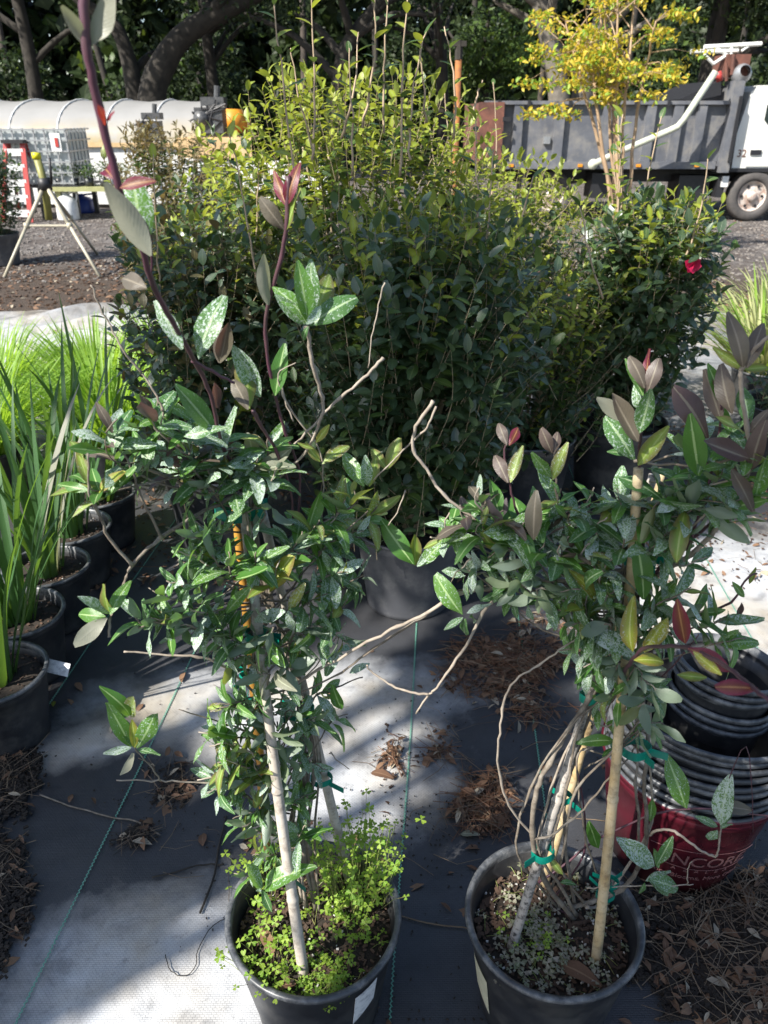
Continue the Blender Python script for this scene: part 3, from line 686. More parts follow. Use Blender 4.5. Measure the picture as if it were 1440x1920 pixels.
CL = [(170, 900, .79, 110, 4, .050, 'gn'), (205, 840, .82, 100, 6, .055, 'pdg'), (215, 800, .83, 60, 5, .05, 'pd'), (290, 780, .85, 80, 6, .055, 'pdg'), (300, 760, .87, 100, 4, .055, 'dg'),
    (255, 835, .85, 140, 5, .045, 'dg'), (235, 880, .84, 150, 5, .045, 'dg'), (325, 865, .90, 120, 5, .05, 'dp'), (360, 850, .88, 90, 6, .055, 'dp'), (395, 860, .90, 80, 6, .055, 'd'),
    (430, 890, .90, 100, 6, .055, 'd'), (370, 905, .88, 150, 5, .05, 'd'), (480, 870, .90, 70, 6, .055, 'dw'), (520, 880, .9, 60, 6, .05, 'dg'), (560, 905, .92, 80, 6, .06, 'dg'),
    (600, 930, .94, 70, 6, .055, 'dg'), (640, 950, .96, 60, 6, .055, 'gd'), (660, 925, .97, 80, 6, .055, 'gn'), (590, 985, .93, 50, 6, .055, 'gn'), (560, 1010, .91, 60, 6, .055, 'dg'),
    (620, 1020, .95, 40, 6, .05, 'dg'), (670, 1000, .98, 30, 6, .055, 'd'), (700, 960, 1.0, 60, 5, .055, 'gn'), (640, 1075, .93, 20, 6, .055, 'd'), (680, 1085, .95, 0, 6, .05, 'd'),
    (380, 985, .86, 140, 5, .05, 'd'), (340, 1000, .84, 170, 5, .05, 'dg'), (350, 1040, .85, 160, 6, .055, 'dg'), (395, 1035, .85, 120, 6, .055, 'dg'), (430, 1050, .84, 90, 6, .055, 'g'),
    (480, 1045, .86, 80, 6, .055, 'gd'), (520, 1065, .87, 70, 5, .05, 'gn'), (330, 1090, .83, 170, 6, .05, 'd'), (295, 1110, .82, 160, 5, .045, 'dg'), (300, 1160, .80, 170, 7, .045, 'dgn'),
    (270, 1175, .79, 190, 6, .042, 'd'), (255, 1150, .79, 120, 5, .045, 'dg'), (335, 1175, .81, 200, 6, .045, 'd'), (350, 1135, .83, 150, 5, .05, 'd'), (380, 1190, .82, 180, 6, .045, 'dg'),
    (400, 1220, .84, 200, 6, .045, 'd'), (385, 1160, .85, 130, 5, .045, 'd'), (430, 1180, .84, 100, 5, .05, 'dg'), (455, 1220, .85, 220, 6, .045, 'd'), (500, 1200, .86, 250, 6, .05, 'd'),
    (560, 1210, .89, 280, 6, .05, 'd'), (590, 1180, .90, 10, 6, .05, 'd'), (620, 1190, .91, 330, 6, .05, 'd'), (650, 1210, .92, 300, 5, .045, 'd'), (600, 1120, .91, 20, 6, .05, 'dg'),
    (645, 1130, .93, 60, 6, .05, 'd'), (560, 1090, .90, 60, 5, .05, 'dy'), (540, 1270, .88, 270, 5, .045, 'dg'), (480, 1270, .86, 200, 5, .045, 'dw'), (430, 1260, .86, 230, 5, .042, 'd'),
    (420, 1320, .86, 180, 5, .042, 'dg'), (470, 1340, .86, 240, 6, .045, 'd'), (510, 1320, .88, 280, 5, .045, 'dg'), (560, 1340, .90, 330, 6, .045, 'd'), (600, 1350, .92, 0, 5, .045, 'dg'),
    (575, 1390, .92, 300, 5, .042, 'd'), (520, 1400, .88, 260, 5, .042, 'g'), (450, 1400, .86, 150, 6, .045, 'gn'), (420, 1430, .86, 180, 6, .045, 'gd'), (385, 1460, .85, 190, 5, .042, 'd'),
    (440, 1470, .86, 200, 6, .045, 'gd'), (480, 1440, .87, 100, 5, .042, 'gn'), (520, 1480, .88, 300, 5, .042, 'd'), (560, 1500, .89, 40, 5, .042, 'g'), (450, 1530, .86, 200, 5, .042, 'd'),
    (500, 1540, .87, 260, 5, .042, 'd'), (580, 1545, .89, 40, 4, .042, 'g'), (470, 960, .9, 200, 4, .045, 'd'), (520, 960, .91, 80, 5, .05, 'dg'), (415, 830, .9, 100, 5, .055, 'dp'),
    (500, 830, .92, 80, 5, .055, 'dg'), (620, 880, .95, 80, 5, .05, 'dgn')]
CL = [c for c in CL if not (380 < c[0] < 640 and 960 < c[1] < 1230 and R.random() < .12) and not (340 < c[0] < 660 and 840 < c[1] < 1000 and R.random() < .2)]
CL += [(430, 1360, .87, 170, 6, .046, 'gd'), (408, 1398, .86, 190, 6, .046, 'gn'), (440, 1500, .86, 200, 6, .045, 'gd'), (470, 1562, .86, 220, 5, .042, 'gd'), (402, 1484, .86, 180, 6, .045, 'd'), (486, 1604, .86, 200, 5, .042, 'dg'), (452, 1640, .85, 170, 4, .04, 'dg'), (540, 1590, .88, 330, 5, .042, 'd'), (612, 1300, .93, 20, 6, .046, 'dg'), (540, 1425, .89, 300, 6, .045, 'dg'), (490, 1390, .87, 250, 6, .046, 'dg'), (600, 1440, .93, 350, 4, .042, 'd'), (420, 1420, .85, 150, 6, .05, 'gn'), (388, 1375, .85, 170, 5, .048, 'g'), (440, 1545, .85, 190, 6, .046, 'gd'), (410, 1330, .85, 190, 6, .048, 'dg'), (640, 1345, .94, 20, 5, .045, 'dg'), (580, 1490, .91, 20, 5, .044, 'g'), (500, 1470, .86, 260, 5, .044, 'gd')]
vine(lp, stL, prL, CL, axL, 300)
for (x, y, Y, r, h) in ((450, 955, .945, .030, .018), (482, 1190, .90, .0155, .014), (603, 1460, .965, .0165, .011), (541, 1641, .868, .0135, .010), (560, 1330, .96, .022, .014), (466, 1270, .94, .012, .012), (462, 1320, .95, .012, .010)):
    tie(lp, P(x, y, Y), (.05, .1, 1), r, h)
trifoliate(lp, -.124, .886, .205, .13, 150, .002, .03, spill=.01, sz=.0075)
trifoliate(lp, -.07, .90, .205, .06, 60, .01, .06, spill=.01)
trifoliate(lp, -.045, .955, .21, .055, 200, .06, .16, spill=.03)
trifoliate(lp, -.20, .81, .21, .045, 55, .015, .05, spill=.025)
trifoliate(lp, -.215, .96, .21, .035, 50, .03, .09, spill=.03)
trifoliate(lp, -.10, .79, .207, .035, 120, .0, .01, sz=.006)
def curved_card(root, name, m_, c, r, a0, a1, z0, z1, z0b, z1b):
    mb = MB()
    for (dr) in (0, -.0006):
        for i in range(7):
            a = a0+(a1-a0)*i/6; zz0 = z0+(z0b-z0)*i/6; zz1 = z1+(z1b-z1)*i/6
            for z in (zz0, zz1):
                rr = (r+dr) if not callable(r) else r(z)+dr
                mb.v.append((c[0]+rr*math.cos(a), c[1]+rr*math.sin(a), z))
    for i in range(6):
        mb.f.append((2*i, 2*i+2, 2*i+3, 2*i+1)); mb.m.append(0); mb.f.append((14+2*i, 14+2*i+1, 14+2*i+3, 14+2*i+2)); mb.m.append(0)
    mb.f += [(0, 1, 15, 14), (12, 26, 27, 13)]; mb.m += [0, 0]
    return mb.build(name, m_, root)
wall = lambda z: .115+(.148-.115)*z/.25+.0035
curved_card(lp, 'paper_tag', 'white_paper', lp.location, wall, rad(-58), rad(-40), .115, .205, .150, .215)

# ---- right vine
rp = thing('potted_vine', 'shaded climbing vine on bamboo canes with bare twisted stems in a black pot', 'potted plant', (.299, .884, 0), 'staked vines in the foreground')
make_pot(rp, .25, .148, .115); soil(rp, .136, .195, 1100)
topR = P(1212, 885, .93)
bamboo(rp, G(1117, 1805, .19), P(1197, 878, .90), .0090, 'bamboo_tan')
bamboo(rp, G(957, 1782, .19), P(1225, 890, .95), .0085, 'bamboo_mottled')
bamboo(rp, G(1020, 1660, .19), P(1242, 880, .98), .0085, 'bamboo_tan')
def axR(z):
    k = max(0, min(1, (z-.25)/.8)); c = Vector((.31+R.uniform(-.02, .02), .92, z)); t = Vector((topR.x+R.uniform(-.02, .02), topR.y, z))
    return tuple(c.lerp(t, k))
stR = [([(1075, 1720), (1020, 1650), (998, 1560), (1008, 1480), (1030, 1430), (1065, 1370), (1105, 1310), (1150, 1230), (1190, 1130), (1205, 1000), (1200, 900)], [.90, .88, .86, .86, .87, .88, .89, .90, .91, .92, .92], .0044, 'stem_grey'),
    ([(1080, 1715), (1050, 1660), (1020, 1620), (1005, 1570)], [.90, .88, .87, .86], .0032, 'stem_grey'),
    ([(1078, 1700), (1062, 1600), (1058, 1530), (1062, 1480), (1090, 1390), (1115, 1320), (1160, 1230)], [.91, .92, .92, .92, .91, .91, .91], .0030, 'stem_grey'),
    ([(1060, 1705), (1110, 1690), (1165, 1668), (1200, 1620), (1213, 1560), (1208, 1470), (1215, 1400), (1205, 1300), (1195, 1180), (1200, 1050)], [.90, .91, .92, .93, .93, .93, .93, .93, .93, .93], .0042, 'stem_grey'),
    ([(1195, 1630), (1198, 1540), (1192, 1470), (1196, 1400), (1190, 1280), (1185, 1150)], [.91, .91, .91, .92, .92, .92], .0026, 'stem_grey'),
    ([(1100, 1700), (1130, 1690), (1215, 1560), (1222, 1480), (1216, 1395), (1222, 1260), (1215, 1100)], [.9, .92, .94, .94, .94, .94, .94], .0026, 'stem_dry'),
    ([(1000, 1568), (960, 1520), (938, 1460), (934, 1400), (942, 1330), (965, 1275), (1010, 1248), (1060, 1210), (1110, 1180), (1160, 1150)], [.86, .85, .84, .83, .83, .83, .85, .87, .88, .9], .0019, 'stem_dry'),
    ([(1000, 1572), (1030, 1568), (1070, 1540), (1110, 1500), (1150, 1450), (1180, 1420), (1190, 1400)], [.86, .86, .86, .87, .88, .9, .92], .0020, 'stem_grey'),
    ([(1215, 1565), (1245, 1555), (1270, 1562), (1300, 1585), (1335, 1605), (1346, 1600), (1352, 1545)], [.93, .91, .90, .89, .88, .87, .87], .0024, 'stem_dry'),
    ([(1100, 1665), (1150, 1662), (1250, 1660), (1300, 1658)], [.88, .87, .86, .86], .0014, 'stem_dry'), ([(1288, 1658), (1290, 1630), (1298, 1615)], .86, .001, 'stem_dry'),
    ([(1105, 1690), (1125, 1660), (1100, 1580), (1088, 1500), (1082, 1420), (1110, 1400), (1140, 1372)], [.92, .92, .9, .89, .89, .89, .89], .0019, 'stem_grey'),
    ([(1080, 1720), (1040, 1690), (1095, 1600), (1090, 1480), (1078, 1400), (1130, 1300)], [.92, .93, .94, .94, .93, .92], .0019, 'stem_purple'),
    ([(1010, 1655), (1060, 1620), (1110, 1580), (1180, 1545), (1245, 1522), (1320, 1516), (1400, 1525), (1450, 1530)], [.95, .96, .96, .95, .93, .90, .88, .86], .0022, 'stem_purple'),
    ([(1345, 1515), (1400, 1400), (1412, 1560)], [.88, .87, .87], .0009, 'stem_purple'),
    ([(812, 752), (780, 800), (776, 845), (800, 880), (835, 930), (880, 965), (930, 1010), (985, 1045), (1060, 1060), (1130, 1050), (1190, 1060)], [.92, .92, .92, .92, .91, .91, .90, .90, .90, .91, .92], .0022, 'stem_dry'),
    ([(818, 762), (800, 800), (770, 830), (735, 865), (700, 900)], [.92, .92, .93, .94, .95], .0014, 'stem_dry'),
    ([(760, 920), (745, 960), (728, 985)], [.95, .95, .95], .0011, 'stem_dry'),
    ([(1195, 1090), (1240, 1075), (1300, 1035), (1350, 985), (1375, 960), (1405, 870), (1400, 800), (1388, 720), (1393, 690), (1420, 650), (1450, 625)], [.92, .90, .88, .86, .85, .83, .82, .81, .81, .80, .79], .0034, 'stem_dry'),
    ([(1195, 1120), (1250, 1050), (1310, 1000), (1370, 950)], [.91, .89, .88, .86], .0026, 'stem_purple'),
    ([(1190, 1060), (1120, 1080), (1020, 1092), (930, 1102), (855, 1115), (800, 1150), (745, 1175), (690, 1205), (600, 1255), (540, 1290), (440, 1325)], [.92, .91, .90, .90, .89, .89, .89, .89, .9, .9, .9], .0030, 'stem_dry'),
    ([(930, 1100), (860, 1108), (780, 1165), (700, 1215), (640, 1260), (560, 1300)], [.91, .9, .9, .9, .91, .91], .0022, 'stem_grey'),
    ([(945, 1090), (925, 1125), (905, 1150), (880, 1200), (850, 1245), (818, 1290), (805, 1302), (780, 1338)], [.90, .89, .89, .88, .88, .88, .88, .88], .0024, 'stem_dry'),
    ([(805, 1302), (770, 1298), (735, 1285), (700, 1262), (688, 1248)], [.88, .88, .89, .9, .9], .0019, 'stem_dry'),
    ([(1200, 900), (1198, 850), (1205, 780), (1210, 720), (1212, 680)], [.91, .90, .89, .89, .89], .0022, 'stem_purple'),
    ([(1060, 1070), (1000, 1000), (970, 960), (955, 900), (945, 850), (955, 820)], [.9, .9, .9, .89, .89, .89], .0018, 'stem_purple'),
    ([(1100, 1060), (1060, 990), (1045, 930), (1040, 860), (1035, 820)], [.92, .92, .92, .92, .92], .0018, 'stem_grey'),
    ([(1290, 1030), (1330, 900), (1350, 800), (1352, 760)], [.87, .86, .86, .85], .0019, 'stem_purple'),
    ([(1200, 1235), (1300, 1160), (1370, 1130), (1400, 1085), (1420, 1075)], [.90, .87, .85, .84, .84], .0019, 'stem_purple'),
    ([(1165, 1270), (1180, 1245), (1205, 1218), (1240, 1212), (1290, 1215), (1345, 1240), (1395, 1275), (1425, 1300), (1460, 1330)], [.86, .82, .78, .73, .66, .58, .52, .48, .45], .0028, 'stem_purple'),
    ([(1170, 1340), (1260, 1250), (1310, 1190)], [.9, .87, .84], .0013, 'stem_purple')]
for i in range(4):
    x0 = R.uniform(1020, 1110); x1 = R.uniform(1100, 1230); w_ = R.uniform(-50, 60); yq = R.uniform(.86, .94)
    stR.append(([(x0, 1700), (x0-25+w_, 1600), (x0+w_, 1480), ((x0+x1)/2+w_, 1370), (x1, 1260), (x1+R.uniform(-30, 30), 1130), (1205, 1010)], [.91, yq, yq, yq, .91, .91, .92], R.uniform(.0012, .0024), R.choice(['stem_grey', 'stem_dry'])))
prR = [(1205, 742, 1176, 668, .88, 'g'), (1208, 728, 1190, 666, .87, 'p'), (1211, 715, 1216, 652, .88, 'r'), (1213, 738, 1236, 672, .87, 'p'), (1198, 812, 1230, 728, .86, 'd', -.01), (1196, 828, 1146, 742, .86, 'p'),
    (1190, 792, 1112, 744, .87, 'w'), (1188, 862, 1150, 786, .86, 'd', -.01), (1196, 872, 1252, 800, .88, 'n'), (1190, 850, 1140, 845, .88, 'd'), (1203, 770, 1180, 740, .89, 'd'),
    (1310, 892, 1295, 780, .84, 'g', -.01), (1325, 822, 1292, 728, .85, 'p'), (1352, 790, 1322, 690, .85, 'p'), (1372, 776, 1340, 692, .83, 'p'), (1355, 760, 1332, 680, .86, 'g'), (1393, 692, 1338, 650, .81, 'n'),
    (1395, 692, 1445, 688, .81, 'n'), (1392, 688, 1388, 600, .80, 'p'), (1400, 690, 1432, 598, .80, 'p'), (1404, 800, 1398, 724, .83, 'd'), (1405, 812, 1440, 765, .82, 'p'), (1404, 860, 1312, 828, .80, 'p', 0), (1398, 866, 1352, 832, .81, 'n'),
    (1408, 880, 1424, 795, .81, 'p'), (1412, 960, 1380, 878, .80, 'p', 0), (1416, 940, 1428, 850, .81, 'g', 0), (1375, 950, 1440, 940, .82, 'g'), (1380, 965, 1342, 900, .84, 'd'),
    (1268, 1055, 1276, 958, .82, 'n', .01), (1206, 1124, 1208, 1020, .85, 'g', 0), (1110, 1128, 1070, 1064, .86, 'g'), (1113, 1128, 1116, 1080, .86, 'y'), (1284, 1206, 1270, 1128, .74, 'r', 0), (1207, 1222, 1250, 1152, .78, 'y', 0),
    (1186, 1222, 1162, 1148, .80, 'y', 0), (1188, 1238, 1260, 1230, .78, 'y', 0), (1155, 1246, 1158, 1188, .84, 'g'), (1195, 1235, 1130, 1170, .83, 'd'), (952, 905, 928, 848, .87, 'p'), (957, 905, 978, 832, .87, 'n'),
    (950, 835, 934, 788, .88, 'p'), (955, 835, 978, 796, .88, 'r'), (1000, 1012, 1000, 924, .86, 'p', 0), (1035, 850, 1018, 812, .9, 'p'), (1038, 850, 1050, 808, .9, 'p'), (1036, 900, 1062, 828, .89, 'n'), (1032, 895, 1000, 850, .89, 'g'),
    (1030, 890, 1012, 858, .9, 'n'), (1290, 1215, 1376, 1252, .63, 'r', -.03), (1300, 1222, 1355, 1268, .62, 'y', -.02), (1420, 1292, 1348, 1282, .50, 'r', 0), (1418, 1292, 1360, 1292, .51, 'y', 0), (866, 1152, 814, 1088, .86, 'g', 0),
    (875, 1150, 922, 1130, .86, 'd'), (868, 1158, 832, 1180, .86, 'd'), (872, 1160, 862, 1200, .86, 'd'), (880, 1158, 905, 1150, .86, 'd'), (1350, 1545, 1360, 1464, .86, 'd', 0), (1352, 1550, 1372, 1500, .86, 'd'), (1345, 1550, 1305, 1530, .86, 'd'), (1345, 1556, 1325, 1588, .85, 'd', 0),
    (1350, 1552, 1372, 1545, .86, 'd'), (1285, 1515, 1268, 1450, .88, 'g'), (1410, 1520, 1350, 1508, .87, 'p'), (1232, 1620, 1262, 1572, .87, 'd', 0), (1225, 1625, 1178, 1580, .87, 'd'), (1235, 1628, 1222, 1590, .88, 'g'),
    (1215, 1650, 1275, 1675, .86, 'd'), (1210, 1652, 1258, 1632, .87, 'd'), (1208, 1655, 1200, 1680, .86, 'd'), (1218, 1648, 1290, 1668, .85, 'd'), (1055, 1640, 1030, 1610, .86, 'n'), (1050, 1655, 1080, 1650, .88, 'd'), (1120, 1590, 1108, 1545, .92, 'g'),
    (1218, 1540, 1225, 1496, .93, 'g'), (1390, 1130, 1378, 1150, .84, 'p'), (1395, 1120, 1375, 1092, .84, 'g'), (1405, 1095, 1418, 1062, .84, 'n'), (1350, 1210, 1430, 1190, .83, 'g'), (1345, 1205, 1385, 1185, .84, 'g'), (1150, 1390, 1108, 1380, .88, 'g'), (1165, 1350, 1110, 1388, .88, 'g'), (1270, 1265, 1330, 1272, .84, 'n')]
CR = [(900, 930, .90, 100, 6, .052, 'pgd'), (870, 960, .91, 120, 6, .05, 'pd'), (845, 975, .92, 100, 5, .05, 'gd'), (820, 1010, .93, 160, 5, .045, 'dg'), (905, 985, .89, 90, 6, .055, 'gd'), (945, 965, .89, 80, 6, .055, 'gp'),
    (980, 990, .88, 90, 6, .055, 'pg'), (1010, 960, .90, 80, 6, .055, 'gd'), (1050, 930, .91, 90, 6, .055, 'gn'), (1080, 960, .90, 70, 6, .055, 'dg'), (1110, 930, .92, 80, 6, .05, 'dg'), (1130, 980, .89, 70, 6, .055, 'd'),
    (930, 1040, .88, 200, 6, .05, 'd'), (980, 1060, .87, 240, 6, .05, 'd'), (1020, 1030, .87, 90, 6, .055, 'dg'), (1060, 1020, .87, 70, 6, .055, 'dp'), (1100, 1030, .87, 80, 6, .05, 'dg'), (1140, 1060, .87, 60, 5, .055, 'd'),
    (880, 1060, .88, 200, 5, .045, 'd'), (860, 1085, .88, 220, 5, .042, 'd'), (900, 1100, .88, 260, 5, .042, 'dw'), (960, 1110, .87, 250, 5, .045, 'dg'), (1010, 1120, .87, 270, 6, .05, 'dg'), (1060, 1110, .86, 200, 6, .055, 'd'),
    (1100, 1130, .86, 100, 6, .055, 'dn'), (1150, 1110, .86, 60, 6, .055, 'dg'), (1120, 1180, .85, 230, 7, .055, 'd'), (1080, 1170, .86, 200, 6, .05, 'd'), (1160, 1180, .85, 300, 6, .05, 'd'), (1200, 1160, .85, 60, 6, .055, 'd'),
    (1240, 1130, .85, 40, 6, .055, 'dg'), (1280, 1110, .85, 30, 6, .055, 'd'), (1310, 1150, .84, 20, 6, .052, 'gd'), (1350, 1160, .84, 30, 6, .052, 'gd'), (1380, 1200, .83, 10, 5, .05, 'g'), (1250, 1190, .83, 340, 5, .05, 'd'),
    (1240, 1010, .86, 50, 6, .055, 'd'), (1270, 980, .87, 60, 6, .055, 'd'), (1300, 940, .86, 80, 6, .055, 'dp'), (1330, 930, .86, 70, 6, .055, 'dg'), (1350, 880, .85, 90, 6, .055, 'pg'), (1290, 900, .88, 90, 5, .055, 'dp'), (1250, 930, .88, 80, 6, .06, 'd'),
    (1220, 960, .88, 250, 5, .06, 'd'), (1160, 930, .90, 110, 5, .055, 'd'), (1170, 1010, .87, 100, 5, .05, 'd'), (1340, 980, .85, 300, 5, .05, 'd'), (1380, 940, .83, 80, 5, .055, 'pg'), (1400, 800, .83, 90, 5, .055, 'gp'), (1420, 860, .82, 60, 5, .055, 'gp'),
    (1370, 830, .84, 100, 4, .055, 'pg'), (1100, 1250, .86, 200, 6, .05, 'dg'), (1150, 1260, .85, 260, 6, .05, 'd'), (1200, 1270, .84, 290, 6, .05, 'd'), (1230, 1300, .85, 300, 5, .05, 'd'), (1200, 1330, .86, 270, 6, .045, 'd'),
    (1240, 1360, .86, 330, 5, .045, 'd'), (1130, 1310, .87, 200, 5, .045, 'g'), (1180, 1380, .88, 240, 4, .042, 'dg'), (1060, 1220, .87, 180, 5, .042, 'dg'), (1040, 1150, .87, 200, 5, .045, 'g'), (1120, 1080, .88, 90, 5, .05, 'dn'),
    (950, 1060, .88, 110, 5, .045, 'd'), (1030, 980, .9, 90, 5, .055, 'gp'), (1400, 920, .82, 60, 4, .055, 'pd'), (1310, 1050, .86, 40, 4, .045, 'd')]
CR = [(a, b, c, d, e, f, k.replace('p', 'g') if a > 1250 else k) for (a, b, c, d, e, f, k) in CR]
vine(rp, stR, prR, CR, axR, 300)
for (x, y, Y, r, h) in ((1186, 1040, .915, .022, .014), (1192, 1404, .905, .021, .015), (1056, 1495, .905, .0125, .012), (1018, 1600, .868, .0165, .014), (1135, 1678, .862, .0135, .008), (1104, 1306, .90, .012, .014), (1145, 1655, .88, .012, .01)):
    tie(rp, P(x, y, Y), (-.05, .1, 1), r, h)
trifoliate(rp, .299, .884, .198, .125, 150, .002, .02, 'clover_pale', .0075)
trifoliate(rp, .262, .87, .198, .05, 34, .004, .022, 'clover_leaf', .0075)
trifoliate(rp, .27, .84, .198, .06, 90, .003, .022, 'clover_pale', .0085)
curved_card(rp, 'paper_tag', 'cream_paper', rp.location, wall, rad(-168), rad(-150), .10, .185, .06, .165)

# ---------------------------------------------------------------- dead leaf helper
def dead_leaf(root, p, ang, L, m_='dead_leaf', tilt=.2, name='dead_leaf', top=None):
    tv, tf, tu = template(.38, 5, 2, .35, .3, 1.0, .2, .03)
    M = Matrix.Rotation(ang, 3, 'Z') @ Matrix.Rotation(tilt, 3, 'X')
    V = np.array([(M @ Vector(v))*L for v in tv]); me = np_mesh(name, V, tf, tu, [m_])
    o = bpy.data.objects.new(name, me); COL.objects.link(o)
    if root is not None: o.parent = root; o.location = Vector(p)-root.location
    else: o.location = p; tag(o, *top)
    return o
dead_leaf(None, G(1128, 1850, .215), rad(52), .085, 'dead_leaf', .15, 'fallen_leaf', ('long brown dead leaf leaning inside the rim of the shaded black pot', 'leaf', 'fallen leaves'))
dead_leaf(None, G(490, 1740, .225), rad(-150), .06, 'dead_leaf', .3, 'fallen_leaf', ('orange brown dead leaf lying under the clover in the sunlit pot', 'leaf', 'fallen leaves'))
dead_leaf(None, G(555, 1845, .225), rad(100), .04, 'dead_leaf', .3, 'fallen_leaf', ('small curled brown leaf against the front wall of the sunlit pot', 'leaf', 'fallen leaves'))

# ---------------------------------------------------------------- nested empty pots at right
def ringed_pot(name, label, c, h, rt, rb, m_, rim, M, group, cat='plant pot'):
    t = thing(name, label, cat, c, group); ph_ = R.random()*6; wp = .002 if name == 'red_pot' else .008; mb = MB(wp, ph_)
    pr = [(0, .002), (rb, 0), (rb+(rt-rb)*.6, h*.6), (rt-.010, h*.84), (rt-.0085, h*.845), (rt-.007, h*.90), (rt-.008, h*.905), (rt-.004, h-.014), (rt+.002, h-.013), (rt+.0052, h-.008),
          (rt+.0045, h-.002), (rt, h), (rt-.003, h-.002), (rt-.006, h-.02), (rb+(rt-rb)*.6-.003, h*.6), (rb-.003, .006), (0, .005)]
    mb.lathe(pr[:8], 60, c, 0, M); mb.build('pot_wall', m_, t, True)
    mb = MB(wp, ph_); mb.lathe(pr[7:14], 60, c, 0, M); mb.build('pot_rim', rim, t, True)
    mb = MB(wp, ph_); mb.lathe(pr[13:], 60, c, 0, M); mb.build('pot_inside', m_, t, True)
    return t
PC = Vector((.655, 1.235, 0)); TM = tilt_matrix(rad(-2), rad(3))
redp = ringed_pot('red_pot', 'dark red plastic pot with pale lettering holding the big stack of black pots', PC, .275, .188, .135, 'red_pot', 'red_pot', TM, None)
ORD = ['lowest', 'second from the bottom', 'third from the bottom', 'fourth from the bottom', 'fifth from the bottom', 'sixth from the bottom', 'third from the top', 'second from the top', 'topmost']
for i in range(9):
    c = PC+TM @ Vector((R.uniform(-.003, .003), R.uniform(-.003, .003), .014+i*.0195+R.uniform(-.002, .002)))
    rm = 'pot_rim'
    ringed_pot('nested_pot', 'wide black pot, %s of nine nested in the red pot' % ORD[i], c, .265, .184+.0006*R.uniform(-1, 1), .13, 'black_pot', rm, TM, 'wide black pots nested in the red pot')
c0 = PC+TM @ Vector((.012, .0, .165+.03))
TM2 = tilt_matrix(rad(-4), rad(6))
for i in range(6):
    c = c0+TM2 @ Vector((R.uniform(-.002, .002), 0, .03+i*.0165+(0.02 if i > 2 else 0)))
    ringed_pot('nested_pot', 'small black pot, %s of six stacked in the wide pots' % (ORD[i] if i < 4 else 'second from the top' if i == 4 else 'topmost'), c, .185, .102, .075, 'black_pot', 'pot_rim', TM2, 'small black pots stacked inside the wide ones')
def wrap_text(root, txt, size, c, M, ang0, z0, rfun, m_, name='lettering', spacing=1.0):
    cu = bpy.data.curves.new('t', 'FONT'); cu.body = txt; cu.size = size; cu.extrude = .0003; cu.align_x = 'CENTER'; cu.resolution_u = 3; cu.space_character = spacing
    to = bpy.data.objects.new('t', cu); COL.objects.link(to)
    dg = bpy.context.evaluated_depsgraph_get(); dg.update(); me0 = to.evaluated_get(dg).to_mesh()
    V = [v.co.copy() for v in me0.vertices]; F = [tuple(p.vertices) for p in me0.polygons]
    to.evaluated_get(dg).to_mesh_clear(); bpy.data.objects.remove(to); bpy.data.curves.remove(cu)
    W = []
    for v in V:
        z = z0+v.y; r = rfun(z)+.0008+v.z; a = ang0+v.x/rfun(z0)
        p = M @ Vector((r*math.cos(a), r*math.sin(a), z)); W.append((c[0]+p.x, c[1]+p.y, c[2]+p.z))
    me = bpy.data.meshes.new(name); me.from_pydata(W, [], F); me.materials.append(MATS[m_]); o = bpy.data.objects.new(name, me); COL.objects.link(o)
    o.parent = root; o.location = -root.location; return o
rf = lambda z: .135+.0318*z/.165+.0016
fa = rad(-90)
wrap_text(redp, 'ENCORE', .047, PC, TM, fa, .112, rf, 'pot_print')
wrap_text(redp, 'A Z A L E A', .015, PC, TM, fa, .090, rf, 'pot_print', spacing=1.6)
wrap_text(redp, 'More Blooms, More Often', .019, PC, TM, fa, .064, rf, 'pot_print')
def arc_mark(root, c, M, a0, a1, zf, rfun, m_, name):
    mb = MB(); pts = []
    for i in range(31):
        k = i/30; z = zf(k); a = a0+(a1-a0)*k; r = rfun(z)+.001
        p = M @ Vector((r*math.cos(a), r*math.sin(a), z)); pts.append(c+p)
    mb.tube(pts, .0006, 4); mb.build(name, m_, root)
arc_mark(redp, PC, TM, fa-.70, fa+.70, lambda k: .150+.012*math.sin(math.pi*k), rf, 'pot_print', 'print_arc')
arc_mark(redp, PC, TM, fa-.70, fa+.70, lambda k: .107-.006*math.sin(math.pi*k), rf, 'pot_print', 'print_arc')

